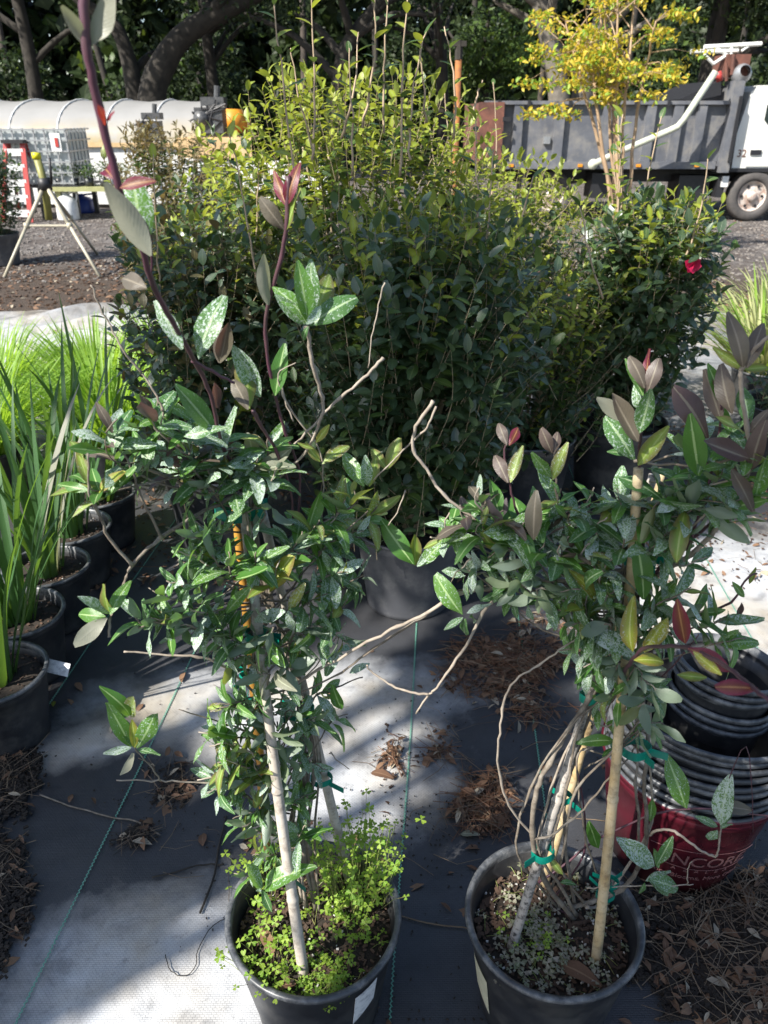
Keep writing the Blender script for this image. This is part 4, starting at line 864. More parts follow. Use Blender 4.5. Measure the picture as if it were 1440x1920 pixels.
# ---------------------------------------------------------------- nursery shrubs in pots behind
def shrub(label, loc, H, rx, ry, ntw, leaf, pot=None, z0=.25, newtop=.7, mats=('camellia_old', 'camellia_mid', 'camellia_new'), limit=300, sprigs=0, cat='potted shrub', name='potted_shrub',
          group='potted shrubs in the rows behind', trunk=(.008, 'stem_grey'), nodes=13, sprig_h=.45, cx=0.0, cy=0.0, wlo=.55, newbias=.0, stem='stem_tan', spr_pts=None):
    t = thing(name, label, cat, loc, group); L = t.location
    if pot: make_pot(t, pot[0], pot[1], pot[2], pot[3], 'pot_rim' if pot[3] != 'grey_pot' else 'grey_pot'); soil(t, pot[1]-.02, pot[0]-.035, 80)
    pos = []; D = []; U = []; S = []; mi = []; mb = MB()
    def env(k): return wlo+(1-wlo)*math.sin(min(1, k*1.35)*math.pi/2) if k < .75 else math.sqrt(max(0, 1-((k-.75)/.27)**2))*.9+.1
    zb = (pot[0]-.04) if pot else 0
    for s in range(5):
        a = R.random()*6.28; q = .5
        mb.tube(smooth_path([L+Vector((.01*math.cos(a), .01*math.sin(a), zb)), L+Vector((cx*.3+rx*.15*math.cos(a), ry*.15*math.sin(a), z0+.1)), L+Vector((cx*.7+rx*.3*math.cos(a), ry*.3*math.sin(a), z0+(H-z0)*.5)), L+Vector((cx+rx*.4*math.cos(a), cy+ry*.4*math.sin(a), H*.86))], 3, .004), [trunk[0]*(1-.065*i) for i in range(10)], 5, 0)
    for i in range(ntw):
        k = R.random()**.85; z = z0+(H-z0)*k; a = R.random()*6.283; q = (R.random()**.45)*env(k)
        tip = L+Vector((cx*k+rx*q*math.cos(a), cy*k+ry*q*math.sin(a), z))
        ln = R.uniform(.14, .26)*(.75+.35*H); out = Vector((math.cos(a)*q, math.sin(a)*q, 0))
        d0 = (out*R.uniform(.3, 1.0)+Vector((R.gauss(0, .2), R.gauss(0, .2), R.uniform(.7, 1.3)+.5*k))).normalized()
        base = tip-d0*ln-out*.03
        pp = smooth_path([base, base.lerp(tip, .5)+Vector((R.gauss(0, .01), R.gauss(0, .01), -.01)), tip], 3)
        mb.tube(pp, [.0018, .0016, .0014, .0012, .001, .0008, .0007], 3, 0, False)
        isnew = (k+R.gauss(0, .13)+.12*q) > newtop or R.random() < newbias
        nn = nodes+R.randrange(-3, 4); ph = R.random()*6.28
        e1 = d0.cross(Vector((.3, .9, .1))).normalized(); e2 = d0.cross(e1)
        for j in range(nn):
            tt = .12+.88*j/(nn-1); f = tt*(len(pp)-1); i0 = min(int(f), len(pp)-2); b = pp[i0].lerp(pp[i0+1], f-i0)
            an = ph+j*2.4; rd = e1*math.cos(an)+e2*math.sin(an); el = R.uniform(.55, .95) if tt < .9 else R.uniform(.15, .5)
            d = d0*(1-el)+rd*el+Vector((0, 0, R.uniform(-.15, .2)))
            up = d0*el-rd*(1-el)*.6+Vector((0, 0, .5))+Vector((R.gauss(0, .25), R.gauss(0, .25), 0))
            g = 0
            if isnew and tt > .35: g = 2
            elif (isnew or R.random() < .06+.22*k*k): g = 1
            pos.append(b[:]); D.append(d[:]); U.append(up[:]); S.append(leaf*R.uniform(.65, 1.15)*(.8 if g == 2 else 1)); mi.append(g)
    # tall unbranched shoots
    sp = spr_pts or []
    for q in range(sprigs):
        a = R.random()*6.28; sp.append((L+Vector((cx+rx*.55*math.cos(a), cy+ry*.55*math.sin(a), H*.8)), L+Vector((cx+rx*.75*math.cos(a), cy+ry*.75*math.sin(a), H+R.uniform(.4, 1)*sprig_h))))
    for (b0, b1) in sp:
        b0 = Vector(b0); b1 = Vector(b1); mid = b0.lerp(b1, .5)+Vector((R.gauss(0, .012), R.gauss(0, .012), 0))
        pp = smooth_path([b0, mid, b1], 5, .002); mb.tube(pp, [.0044-.00026*i for i in range(len(pp))], 4, 1)
        Ln = (b1-b0).length; n_ = int(Ln/.036); d0 = (b1-b0).normalized(); ph = R.random()*6
        for j in range(n_):
            tt = (j+.5)/n_; f = tt*(len(pp)-1); i0 = min(int(f), len(pp)-2); b = pp[i0].lerp(pp[i0+1], f-i0); an = ph+j*2.4
            rd = Vector((math.cos(an), math.sin(an), 0)); el = .62 if tt < .93 else .3
            pos.append(b[:]); D.append((d0*(1-el)+rd*el)[:]); U.append((d0*.7-rd*.5+Vector((0, -.2, .3)))[:]); S.append(leaf*R.uniform(.7, 1.15)); mi.append(1 if R.random() < .5 else 2)
    o = mb.build('branches', [stem, 'stem_pale'], t, True); tag(o, kind='stuff')
    mm = ['camellia_old', 'camellia_mid', 'camellia_new'] if mats is None else list(mats)
    leaves(t, 'cam', TPL_CAM if 'camellia_old' in mm else TPL_NEW, pos, D, U, S, mm, mi, limit)
    return t
PB = (.36, .195, .155, 'black_pot')
s1sp = [(P(905, 480, 2.35), P(893, 215, 2.4)), (P(960, 520, 2.6), P(1000, 330, 2.6)), (P(900, 600, 2.3), P(925, 280, 2.35)), (P(1130, 560, 2.6), P(1085, 380, 2.6)), (P(480, 520, 2.4), P(430, 250, 2.4)), (P(300, 560, 2.4), P(288, 290, 2.4)), (P(660, 330, 2.4), P(655, 90, 2.4)), (P(770, 300, 2.4), P(800, 60, 2.5)), (P(560, 380, 2.35), P(513, 0, 2.3)), (P(585, 300, 2.45), P(583, -20, 2.45)), (P(640, 260, 2.5), P(672, 60, 2.5)), (P(680, 240, 2.5), P(700, -30, 2.5)), (P(720, 250, 2.55), P(727, 0, 2.55)), (P(750, 330, 2.4), P(764, -10, 2.4)),
        (P(800, 230, 2.5), P(787, 75, 2.5)), (P(850, 260, 2.55), P(833, 50, 2.55)), (P(890, 220, 2.6), P(905, 150, 2.6)), (P(590, 290, 2.5), P(545, 90, 2.5))]
shrub('large dark leaved shrub with tall yellow green shoots in the grey pot in the middle', (.085, 2.26, 0), 1.30, .42, .36, 640, .052, (.30, .178, .145, 'grey_pot'), .47, 1.0, spr_pts=s1sp[:0], trunk=(.013, 'stem_green'), wlo=.7)
shrub('broad shrub with yellow green tips and tall bare shoots, directly behind the grey pot shrub', (-.12, 2.95, 0), 1.64, .56, .45, 700, .052, PB, .35, .70, spr_pts=s1sp, newbias=.03)
shrub('mixed dark green and bronze leaved shrub at the left end of the row', (-.62, 2.62, 0), 1.22, .32, .34, 380, .050, PB, .35, 1.15, sprigs=2, sprig_h=.2, newbias=.03, mats=('camellia_old', 'bronze_leaf', 'camellia_new'))
shrub('slightly yellow tipped shrub behind and left of the broad central shrub', (-.50, 3.5, 0), 1.36, .42, .45, 380, .048, PB, .4, .84, sprigs=1, sprig_h=.3, limit=150, newbias=.05)
shrub('yellow green tipped shrub in front of the rusty tailgate of the truck', (.48, 3.55, 0), 1.36, .44, .42, 400, .050, PB, .4, .80, sprigs=3, sprig_h=.5, limit=200, newbias=.05)
shrub('sparse bright leaved shrub in the black pot right of the grey pot', (.575, 2.93, 0), 1.02, .38, .34, 260, .048, PB, .42, .85, newbias=.06, wlo=.8)
shrub('brownish leaved shrub in front of the rear wheel of the truck', (.98, 4.0, 0), 1.18, .5, .45, 300, .046, PB, .35, .8, mats=('camellia_mid', 'bronze_leaf', 'camellia_new'), limit=150)
s5 = shrub('upright dark camellia with glossy leaves and one red bloom at right', (1.0, 3.08, 0), 1.25, .29, .34, 360, .056, PB, .5, 1.02, sprigs=7, sprig_h=.26, mats=('camellia_old', 'camellia_mid', 'camellia_new'), cx=.06)
shrub('dark potted shrub cut off by the right edge of the picture', (1.82, 3.3, 0), .62, .22, .22, 60, .04, PB, .35, .95, limit=120)
shrub('bronze leaved shrub standing on the gravel in front of the plastic tunnel', (-1.58, 6.3, 0), 1.46, .52, .5, 460, .075, None, .12, .55, mats=('bronze_leaf', 'camellia_mid', 'bronze_leaf'), limit=120, name='bronze_shrub', cat='shrub', group=None)
shrub('low brownish shrub beside the tripod legs', (-1.98, 7.2, 0), .80, .45, .45, 300, .075, None, .05, .6, mats=('bronze_leaf', 'bronze_leaf', 'camellia_mid'), limit=80, name='bronze_shrub', cat='shrub', group=None)
shrub('dense dark green shrub in a grey pot at the left edge of the picture', (-4.36, 9.1, 0), 1.22, .40, .40, 300, .055, (.34, .25, .2, 'grey_pot'), .36, 1.2, limit=100)
# red bloom
fb = P(1297, 497, 2.86); pos = []; D = []; U = []; S = []
for i in range(11):
    a = i*2.39; el = .4+.5*(i/11); pos.append(fb[:]); d = Vector((math.cos(a)*el, -1+el*.6, math.sin(a)*el)); D.append(d[:]); U.append((Vector((0, -1, 0))-d*.3)[:]); S.append(.036*R.uniform(.8, 1.1))
me = scatter_mesh('flower', [template(.9, 4, 1, .2, .3, 1.1)], *map(np.array, (pos, D, U, S)), ['red_petal'], np.zeros(11))
o = bpy.data.objects.new('flower', me); COL.objects.link(o); o.parent = s5; o.location = -s5.location; tag(o, 'open crimson bloom')

# ---------------------------------------------------------------- strap leaved plants
def blades(root, n, base_r, L, W, mats, spread, droop, c=None, limit=300, name='leaf', seg=9, zb=0.0):
    c = Vector(c) if c else root.location.copy(); allv = []; 
    for i in range(n):
        a = R.random()*6.283; br = base_r*math.sqrt(R.random()); ln = L*R.uniform(.55, 1.08); sp = spread*R.uniform(.15, 1.2); dr = droop*R.uniform(.3, 1.5)
        dirh = Vector((math.cos(a), math.sin(a), 0)); side = Vector((-math.sin(a), math.cos(a), 0)); tw = R.uniform(-.6, .6)
        V = []; UVv = []; w_ = W*R.uniform(.7, 1.15)
        for k in range(seg+1):
            t = k/seg; h = ln*(t*math.cos(sp*.7)-dr*.55*t*t*t); o_ = ln*(math.sin(sp*.7)*t+dr*.7*t*t)
            p = c+dirh*(br+o_)+Vector((0, 0, zb+h)); ww = w_*(1-.12*(1-t))*(1-t**3.2)+.0006
            s2 = side*math.cos(tw*t)+dirh*math.sin(tw*t)
            V += [p-s2*ww/2, p+dirh*ww*.12, p+s2*ww/2]; UVv += [(0, t), (.5, t), (1, t)]
        F = []
        for k in range(seg):
            b = k*3; F += [(b, b+1, b+4, b+3), (b+1, b+2, b+5, b+4)]
        allv.append((np.array([v[:] for v in V]), np.array(F), np.array(UVv)))
    allv.sort(key=lambda e: e[0][:, 1].min())
    if limit:
        for (V, F, UVv) in allv[:limit]:
            me = np_mesh(name, V-np.array(root.location[:]), F, UVv, [R.choice(mats)]); o = bpy.data.objects.new(name, me); COL.objects.link(o); o.parent = root
    rest = allv[limit:]
    if rest:
        off = 0; Vs = []; Fs = []; Us = []; Rs = []; Ms = []
        for (V, F, UVv) in rest:
            Vs.append(V); Fs.append(F+off); Us.append(UVv); Rs.append(np.full(len(V), R.random())); off += len(V); Ms.append(np.full(len(F), R.randrange(len(mats))))
        me = np_mesh('grass_blades', np.concatenate(Vs), np.concatenate(Fs), np.concatenate(Us), list(mats), np.concatenate(Ms), np.concatenate(Rs)); o = bpy.data.objects.new('grass_blades', me); COL.objects.link(o)
        o.parent = root; o.location = -root.location; tag(o, kind='stuff')
iris = [(-1.015, 1.59, 'iris in the nearest black pot of the left row, white tag on its rim', 20), (-1.07, 1.86, 'iris in the second black pot from the front of the left row', 18), (-1.085, 2.12, 'iris in the third black pot from the front of the left row', 18),
        (-1.10, 2.39, 'iris in the fourth black pot from the front of the left row', 16), (-1.09, 2.66, 'iris in the black pot at the far end of the left row', 12), (-1.46, 1.76, 'tall iris cut off by the left edge, behind the nearest iris pot', 18), (-1.52, 2.12, 'tall iris in the outer row at left, in front of the bright green grass', 18),
        (-1.55, 2.5, 'iris at the far end of the outer row at left', 16)]
for (x, y, lab, n) in iris:
    t = thing('potted_iris', lab, 'potted plant', (x, y, 0), 'iris in black pots along the left')
    make_pot(t, .22, .128, .10); soil(t, .115, .19, 110)
    blades(t, n+4 if x > -1.2 else n-4, .05, .76 if x > -1.2 else .66, .025, ['iris_blade']*11+['leaf_pale'], .40, .20, zb=.19)
    if n == 20:
        mb = MB(); a = G(86, 1240, .2); b = G(126, 1242, .2)
        mb.box((a+b)/2+Vector((0, 0, -.02)), (.062, .0012, .036), 0, Matrix.Rotation(rad(-8), 3, 'Z') @ Matrix.Rotation(rad(10), 3, 'Y') @ Matrix.Rotation(rad(-30), 3, 'X'))
        mb.build('plant_tag', 'white_paper', t)
# bright arching grass clumps
gl = [(-1.25, 3.25, 'in front of the grey pot, nearest the vine'), (-1.75, 3.15, 'second from the vine in the front row'), (-2.25, 3.1, 'at the left edge in the front row'), (-1.45, 3.75, 'behind the front row, nearest the shrubs'), (-1.95, 3.7, 'in the middle of the rear row'), (-2.5, 3.6, 'at the left edge in the rear row'), (-1.15, 4.1, 'tucked against the left end of the shrub row')]
for i, (x, y, lab) in enumerate(gl):
    t = thing('potted_grass', 'clump of bright lime green grass ' + lab, 'potted plant', (x, y, 0), 'lime green grasses at left')
    make_pot(t, .2, .13, .1, 'grey_pot' if i == 0 else 'black_pot', 'pot_rim'); soil(t, .115, .17, 30)
    blades(t, 520, .11, .52, .013, ['lime_blade'], .85, .5, zb=.17, limit=0, seg=7)
for i, (x, y, lab) in enumerate([(2.12, 4.2, 'nearest the camellia'), (2.5, 4.1, 'cut off by the right edge'), (2.45, 4.7, 'behind the other two')]):
    t = thing('potted_grass', 'cream striped variegated grass ' + lab, 'potted plant', (x, y, 0), 'cream variegated grasses at right')
    make_pot(t, .25, .16, .13); soil(t, .145, .21, 30)
    blades(t, 260, .12, .62, .020, ['cream_blade', 'cream_blade', 'lime_blade'], .9, .5, zb=.2, limit=0, seg=7)
# empty looking grey pot by the grass
t = thing('grey_pot', 'small grey pot standing on litter beyond the iris row', 'plant pot', (-.80, 2.95, 0)); make_pot(t, .2, .10, .08, 'grey_pot', 'pot_rim'); soil(t, .085, .17, 20)
mb = MB(); 
for k in range(9):
    a = k*.7; mb.tube(smooth_path([t.location+Vector((.02*math.cos(a), .02*math.sin(a), .17)), t.location+Vector((.07*math.cos(a), .07*math.sin(a), .28)), t.location+Vector((.14*math.cos(a), .14*math.sin(a), .24))], 4), .003, 4)
o = mb.build('dry_blades', 'stem_tan', t, True); tag(o, kind='stuff')

# ---------------------------------------------------------------- litter on the ground
def litter(name, label_kind, poly_fn, n_leaf, n_needle, n_dirt, z=.006, lf=(.02, .05), nl=(.04, .13), mats=('needle', 'straw', 'bark_chip'), heap=.012, dsz=(.003, .012), lm=('dead_leaf',)*7+('dead_leaf_pale',)):
    pos = []; D = []; U = []; S = []; mi = []; mb = MB()
    for i in range(n_leaf):
        x, y = poly_fn(); a = R.random()*6.28
        pos.append((x, y, z+R.random()*heap)); D.append((math.cos(a), math.sin(a), R.gauss(0, .22))); U.append((R.gauss(0, .4), R.gauss(0, .4), 1)); S.append(R.uniform(*lf)); mi.append(R.randrange(len(lm)))
    for i in range(n_needle):
        x, y = poly_fn(); a = R.gauss(0, 1.3); l = R.uniform(*nl); zz = z+R.random()*heap*1.3; bow = R.gauss(0, .08)*l
        p0 = Vector((x, y, zz)); d = Vector((math.cos(a), math.sin(a), 0)); s_ = Vector((-d.y, d.x, 0))
        r_ = R.uniform(.0005, .0010)*(1.6 if R.random() < .1 else 1)
        mb.tube([p0-d*l/2, p0+s_*bow+Vector((0, 0, R.random()*.006)), p0+d*l/2], r_, 3, R.choice((0, 0, 1)), False)
    for i in range(n_dirt):
        x, y = poly_fn(); s = R.uniform(*dsz); mb.box((x, y, z+R.random()*heap*.5), (s, s*.5, s*.35), 2, Matrix.Rotation(R.random()*6, 3, 'Z'))
    if mb.f: o = mb.build(name, list(mats), loc=None); tag(o, kind='stuff')
    if pos:
        o = bpy.data.objects.new('dead_leaf_litter', scatter_mesh('dead_leaf_litter', [template(.4, 3, 1, .4, .3), template(.5, 3, 1, .2, .5), template(.3, 3, 1, .6, .2)], *map(np.array, (pos, D, U, S)), list(lm), np.array(mi))); COL.objects.link(o); tag(o, kind='stuff')
def gpoly(cx, cy, sx, sy, hard=1.0, seed=0):
    """uneven patch given by pixels, returned as ground points"""
    ph = [R.random()*6.28 for _ in range(4)]
    def f():
        a = R.random()*6.283; q = R.random()**(hard+.12)*(1+max(0, R.gauss(-.1, .16))); e = 1+.28*math.sin(2*a+ph[0])+.2*math.sin(3*a+ph[1])+.16*math.sin(5*a+ph[2])+.1*math.sin(9*a+ph[3])
        p = G(cx+sx*q*e*math.cos(a), min(1915, cy+sy*q*e*math.sin(a))); return p.x, p.y
    return f
def wpoly(x0, x1, y0, y1): return lambda: (R.uniform(x0, x1), R.uniform(y0, y1))
litter('pine_needle_litter', '', gpoly(960, 1245, 120, 75, .7), 420, 620, 500)
litter('pine_needle_litter', '', gpoly(1010, 1340, 70, 50, .8), 16, 40, 30)
litter('pine_needle_litter', '', gpoly(905, 1515, 62, 52, .7), 110, 190, 260, heap=.02)
litter('pine_needle_litter', '', gpoly(735, 1425, 26, 45, .7), 22, 20, 60)
litter('pine_needle_litter', '', gpoly(820, 1410, 40, 35, .9), 18, 22, 50)
litter('pine_needle_litter', '', gpoly(325, 1475, 45, 40, .7), 24, 26, 240, mats=('straw', 'soil', 'soil'))
litter('pine_needle_litter', '', gpoly(258, 1570, 32, 26, .8), 8, 16, 160, mats=('straw', 'soil', 'soil'))
litter('dark_mulch', '', gpoly(1330, 1770, 190, 135, .55), 200, 170, 9000, heap=.02, mats=('straw', 'straw', 'soil'), lf=(.02, .045))
litter('dark_mulch', '', gpoly(1400, 1700, 90, 60, .6), 60, 120, 2000, heap=.025, mats=('straw', 'straw', 'soil'))
litter('dark_mulch', '', gpoly(1430, 1880, 120, 80, .6), 100, 90, 3500, heap=.022, mats=('straw', 'straw', 'soil'))
litter('dark_mulch', '', gpoly(10, 1450, 75, 95, .6), 50, 70, 2600, heap=.02, mats=('straw', 'straw', 'soil'))
litter('dark_mulch', '', gpoly(-5, 1660, 65, 120, .6), 50, 40, 3000, heap=.02, mats=('straw', 'straw', 'soil'))
litter('bark_mulch', '', wpoly(-1.2, 1.9, 2.3, 4.2), 1500, 300, 2600, lf=(.025, .05))
litter('bark_mulch', '', wpoly(-4.6, -1.0, 5.5, 6.9), 420, 20, 900, lf=(.03, .07))
litter('bark_mulch', '', wpoly(-6.5, 3.5, 6.6, 9.4), 3600, 50, 2500, lf=(.03, .08), z=.0, dsz=(.01, .04))
litter('gravel_stones', '', wpoly(-8, 8, 8.0, 15.0), 900, 0, 9000, lf=(.03, .07), z=.0, dsz=(.015, .05), mats=('needle', 'straw', 'gravel_stone'))
litter('ground_debris', '', gpoly(760, 1550, 620, 360, .6), 60, 60, 900, mats=('straw', 'straw', 'soil'), heap=.002, dsz=(.0015, .006))
FL = [(738, 1460, 60, .075, 'dead_leaf', 'curled tan dead leaf left of the green line, in the middle of the black fabric'), (210, 1355, 190, .035, 'dead_leaf_pale', 'pale pinkish fallen leaf on the bright fabric beside the hanging sprig'), (130, 1505, 10, .035, 'dead_leaf', 'reddish brown fallen leaf beside the long thin stick at left'),
      (100, 1325, 20, .035, 'leaf_yellow', 'yellow green fallen leaf beside the nearest iris pot'), (935, 1322, 20, .05, 'dead_leaf_pale', 'cream fallen leaf just below the pine needle pile'), (900, 1565, 80, .05, 'leaf_pale', 'grey green fallen leaf below the small needle heap, beside the shaded pot'),
      (1300, 1800, 0, .045, 'dead_leaf', 'reddish fallen leaf on the dark mulch at lower right'), (1260, 1815, 160, .05, 'leaf_green', 'dull green fallen leaf on the dark mulch at lower right'), (330, 1500, -60, .04, 'dead_leaf', 'orange brown fallen leaf at the edge of the dark debris left of the vine')]
for (x, y, a, L, m_, lab) in FL: dead_leaf(None, G(x, y, .012), rad(a), L, m_, .12, 'fallen_leaf', (lab, 'leaf', 'fallen leaves'))
TW = [([(75, 1490), (130, 1510), (200, 1530), (255, 1540), (300, 1565)], .0022, 'stem_grey', 'long thin brown stick lying across the left green line'), ([(285, 1645), (330, 1635), (370, 1622), (420, 1620)], .002, 'bark_dark', 'dark thin stick left of the sunlit pot'),
      ([(425, 1530), (410, 1590), (402, 1640), (375, 1712)], .0026, 'bark_dark', 'dark upright lying stick with a knot left of the sunlit pot'), ([(745, 1715), (800, 1730), (860, 1738), (885, 1740)], .0018, 'straw', 'straw coloured stem lying between the two black pots'),
      ([(28, 1350), (45, 1400), (45, 1450), (38, 1490)], .0018, 'stem_dry', 'pale curved twig on the debris below the nearest iris pot'), ([(1140, 1540), (1000, 1515), (860, 1410)], .001, 'straw', 'thin straw lying behind the shaded pot'), ([(310, 1790), (320, 1820), (345, 1830), (365, 1815), (372, 1780), (400, 1735), (450, 1710)], .0009, 'bark_dark', 'wiry loop of root on the bright dusty fabric')]
for (px, r, m_, lab) in TW:
    mb = MB(); mb.tube(smooth_path([G(x, y, .008) for x, y in px], 4, .0006), r, 5); o = mb.build('fallen_twig', m_, smooth=True); tag(o, lab, 'twig', 'twigs lying on the fabric')

# ---------------------------------------------------------------- plastic tunnel
tx1 = P(395, 240, 16).x; tx0 = -16.0; ty0, ty1 = 15.2, 18.4; zs = 1.05; zt = 1.78
hh = thing('hoop_tunnel', 'long low white plastic tunnel greenhouse with mouldy lower edge and open right end', 'greenhouse', (-9.5, 16.8, 0))
def arch(x, s, off=0.0): # s 0..1
    a = math.pi*s; return Vector((x, (ty0+ty1)/2-(ty1-ty0)/2*math.cos(a), zs+(zt-zs+off)*math.sin(a)**.85))
mb = MB(); nx = 64; na = 16
ribs = []
x = tx1
while x > tx0: ribs.append(x); x -= .86
for i in range(nx*2+1):
    x = tx0+(tx1-tx0)*i/(nx*2); dmin = min(abs(x-r) for r in ribs); sag = -.028*min(1, dmin/.43)**1.2
    for j in range(na+1): mb.v.append(tuple(arch(x, j/na, sag)))
for i in range(nx*2):
    for j in range(na): k = i*(na+1)+j; mb.f.append((k, k+1, k+na+2, k+na+1)); mb.m.append(0)
mb.v = [(v[0]+9.5, v[1]-16.8, v[2]) for v in mb.v]
me = mb.mesh('plastic_film', 'greenhouse_film', True); o = bpy.data.objects.new('plastic_film', me); COL.objects.link(o); o.parent = hh
for r in ribs:
    mb = MB(); mb.tube([arch(r, j/14, .012) for j in range(15)], .016, 6); mb.build('hoop', 'white_plastic' if r != ribs[0] else 'galvanised', hh, True)
    mb = MB(); mb.tube([(r, ty0, 0), (r, ty0, zs)], .02, 6); mb.build('post', 'galvanised', hh)
mb = MB(); mb.box(((tx0+tx1)/2, ty0-.03, zs-.0), (tx1-tx0, .04, .07)); mb.build('baseboard', 'plywood', hh)
mb = MB(); mb.box(((tx0+tx1)/2, ty0+.02, .55), (tx1-tx0, .02, .98)); mb.build('side_sheet', 'white_plastic', hh)
mb = MB(); mb.box((tx1+.25, ty0-.25, 1.0), (1.3, .05, .30)); mb.box((tx1+.25, ty0+.4, 1.16), (1.3, 1.3, .03)); mb.build('end_bench', 'plywood', hh)
mb = MB(); mb.box((tx1+.9, ty0-.20, .45), (2.6, .04, .70)); mb.build('white_panel', 'white_plastic', hh)
def machine(lab, c, s, extra=True):
    t = thing('engine', lab, 'machine', c, 'dark engines by the tunnel'); c = Vector(c)
    mb = MB(); mb.box(c+Vector((0, 0, .18*s)), (.36*s, .3*s, .30*s)); mb.build('engine_block', 'dark_machine', t)
    mb = MB(); mb.tube([c+Vector((-.1*s, -.18*s, .2*s)), c+Vector((-.1*s, .18*s, .2*s))], .095*s, 14); mb.build('flywheel', 'dark_machine', t, True)
    mb = MB(); mb.box(c+Vector((.06*s, 0, .40*s)), (.30*s, .26*s, .10*s)); mb.tube([c+Vector((.1*s, 0, .42*s)), c+Vector((.12*s, 0, .58*s))], .04*s, 8); mb.build('air_filter', 'dark_machine', t)
    mb = MB()
    for k in range(6): mb.tube([c+Vector((R.uniform(-.25, .25)*s, -.16*s, R.uniform(.02, .45)*s)) for _ in range(3)], .012*s, 5)
    mb.build('hoses', 'truck_black', t)
machine('black engine with hoses on the plywood bench at the open end of the tunnel', (tx1+.15, ty0+.15, 1.195), 1.35)
machine('black and yellow pump standing in front of the tunnel, left of the open end', P(285, 268, 14.3)[:], 1.0)
t = thing('fan_drum', 'orange round drum just inside the open end of the tunnel', 'drum', (tx1+.42, ty0+1.0, 1.195)); mb = MB(); mb.tube([t.location+Vector((-.1, -.2, .22)), t.location+Vector((.1, .2, .22))], .21, 20); mb.build('drum_body', 'orange_paint', t, True)

# IBC tote
c = P(92, 330, 13.9); c.z = .52
t = thing('water_tote', 'white translucent liquid tote in a galvanised wire cage behind the ladder', 'water tank', c)
mb = MB(); mb.box(c+Vector((0, 0, .40)), (1.12, .96, .78)); mb.build('tank', 'tote_plastic', t)
for k in range(8):
    x = -.58+1.16*k/7; mb = MB(); mb.bar(c+Vector((x, -.52, 0)), c+Vector((x, -.52, 0.82)), .022, .022); mb.build('cage_bar', 'galvanised', t)
for k in range(6):
    z = .03+.77*k/5; mb = MB()
    mb.bar(c+Vector((-.6, -.535, z)), c+Vector((.6, -.535, z)), .022, .022); mb.bar(c+Vector((.6, -.53, z)), c+Vector((.6, .5, z)), .022, .022); mb.build('cage_bar', 'galvanised', t)
for k in range(6):
    y = -.45+.95*k/6; mb = MB(); mb.bar(c+Vector((.59, y, 0)), c+Vector((.59, y, 0.82)), .022, .022); mb.build('cage_bar', 'galvanised', t)
mb = MB(); mb.box(c+Vector((.42, -.555, .62)), (.16, .012, .26)); mb.build('label_plate', 'white_plastic', t)
mb = MB(); mb.box(c+Vector((.44, -.57, .62)), (.05, .012, .13)); mb.build('red_label', 'ladder_red', t)
t2 = thing('tote_stand', 'dark steel stand carrying the water tote', 'stand', (c.x, c.y, 0)); 
for sx in (-1, 0, 1):
    for sy in (-1, 1): mb = MB(); mb.bar((c.x+sx*.55, c.y+sy*.45, 0), (c.x+sx*.55, c.y+sy*.45, .48), .07, .07); mb.build('leg', 'truck_black', t2)
mb = MB(); mb.box((c.x, c.y, .50), (1.3, 1.1, .04)); mb.build('deck', 'truck_black', t2)
# ladder
lb = P(55, 405, 13.0); lb.z = 0
t = thing('step_ladder', 'red stepladder with white treads standing open in front of the water tote', 'ladder', lb)
A0 = Vector((P(56, 405, 13.0).x, 13.0, 0)); A1 = Vector((P(42, 268, 13.3).x, 13.3, P(42, 268, 13.3).z))
Wd = Vector((-.42, 0, 0))
for (a, b) in ((A0, A1), (A0+Wd*1.05, A1+Wd*.62)):
    mb = MB(); mb.bar(a, b, .075, .03); mb.build('rail', 'ladder_red', t)
for (a, b) in ((A0+Vector((.05, .6, 0)), A1+Vector((.0, .1, 0))), (A0+Wd+Vector((0, .6, 0)), A1+Wd*.62+Vector((0, .1, 0)))):
    mb = MB(); mb.bar(a, b, .05, .025); mb.build('back_rail', 'ladder_red', t)
for k in range(5):
    q = (k+.6)/5.2; a = A0.lerp(A1, q); b = (A0+Wd*1.05).lerp(A1+Wd*.62, q); mb = MB(); mb.bar(a, b, .03, .10); mb.build('tread', 'white_plastic', t)
mb = MB(); mb.box((A1+A1+Wd*.62)/2+Vector((0, .05, .02)), (.34, .26, .05)); mb.build('top_cap', 'truck_black', t)
# irrigation tripod
hub = P(84, 345, 8.85)
t = thing('sprinkler_tripod', 'tan metal tripod with a yellow capped olive tube standing on the gravel', 'tripod', (hub.x, hub.y, 0))
feet = [G(8, 520), G(188, 520), Vector((hub.x+.1, hub.y+.95, 0))]
for f in feet:
    q = hub.lerp(f, .45); mb = MB(); mb.tube([hub, q], .022, 8); mb.build('upper_leg', 'tripod_tan', t, True); mb = MB(); mb.tube([q, f], .017, 8); mb.tube([q-Vector((0, 0, .03)), q+Vector((0, 0, .03))], .03, 8); mb.build('lower_leg', 'tripod_tan', t, True)
mb = MB(); mb.tube([P(92, 412, 8.85), P(84, 345, 8.85), P(69, 295, 8.85)], .04, 10); mb.build('tube', 'olive_tube', t, True)
mb = MB(); mb.tube([P(69, 298, 8.85), P(67, 286, 8.85)], .046, 10); mb.build('cap', 'yellow_cap', t, True)
mb = MB(); mb.tube([hub-Vector((0, 0, .06)), hub+Vector((0, 0, .06))], .07, 10); mb.tube([hub+Vector((.08, -.02, 0)), hub+Vector((.12, -.05, .25))], .015, 6); mb.build('hub', 'truck_black', t, True)
q1 = hub.lerp(feet[0], .45); q2 = hub.lerp(feet[1], .45); mb = MB(); mb.tube([q1, q2], .012, 6); mb.build('spreader', 'tripod_tan', t)
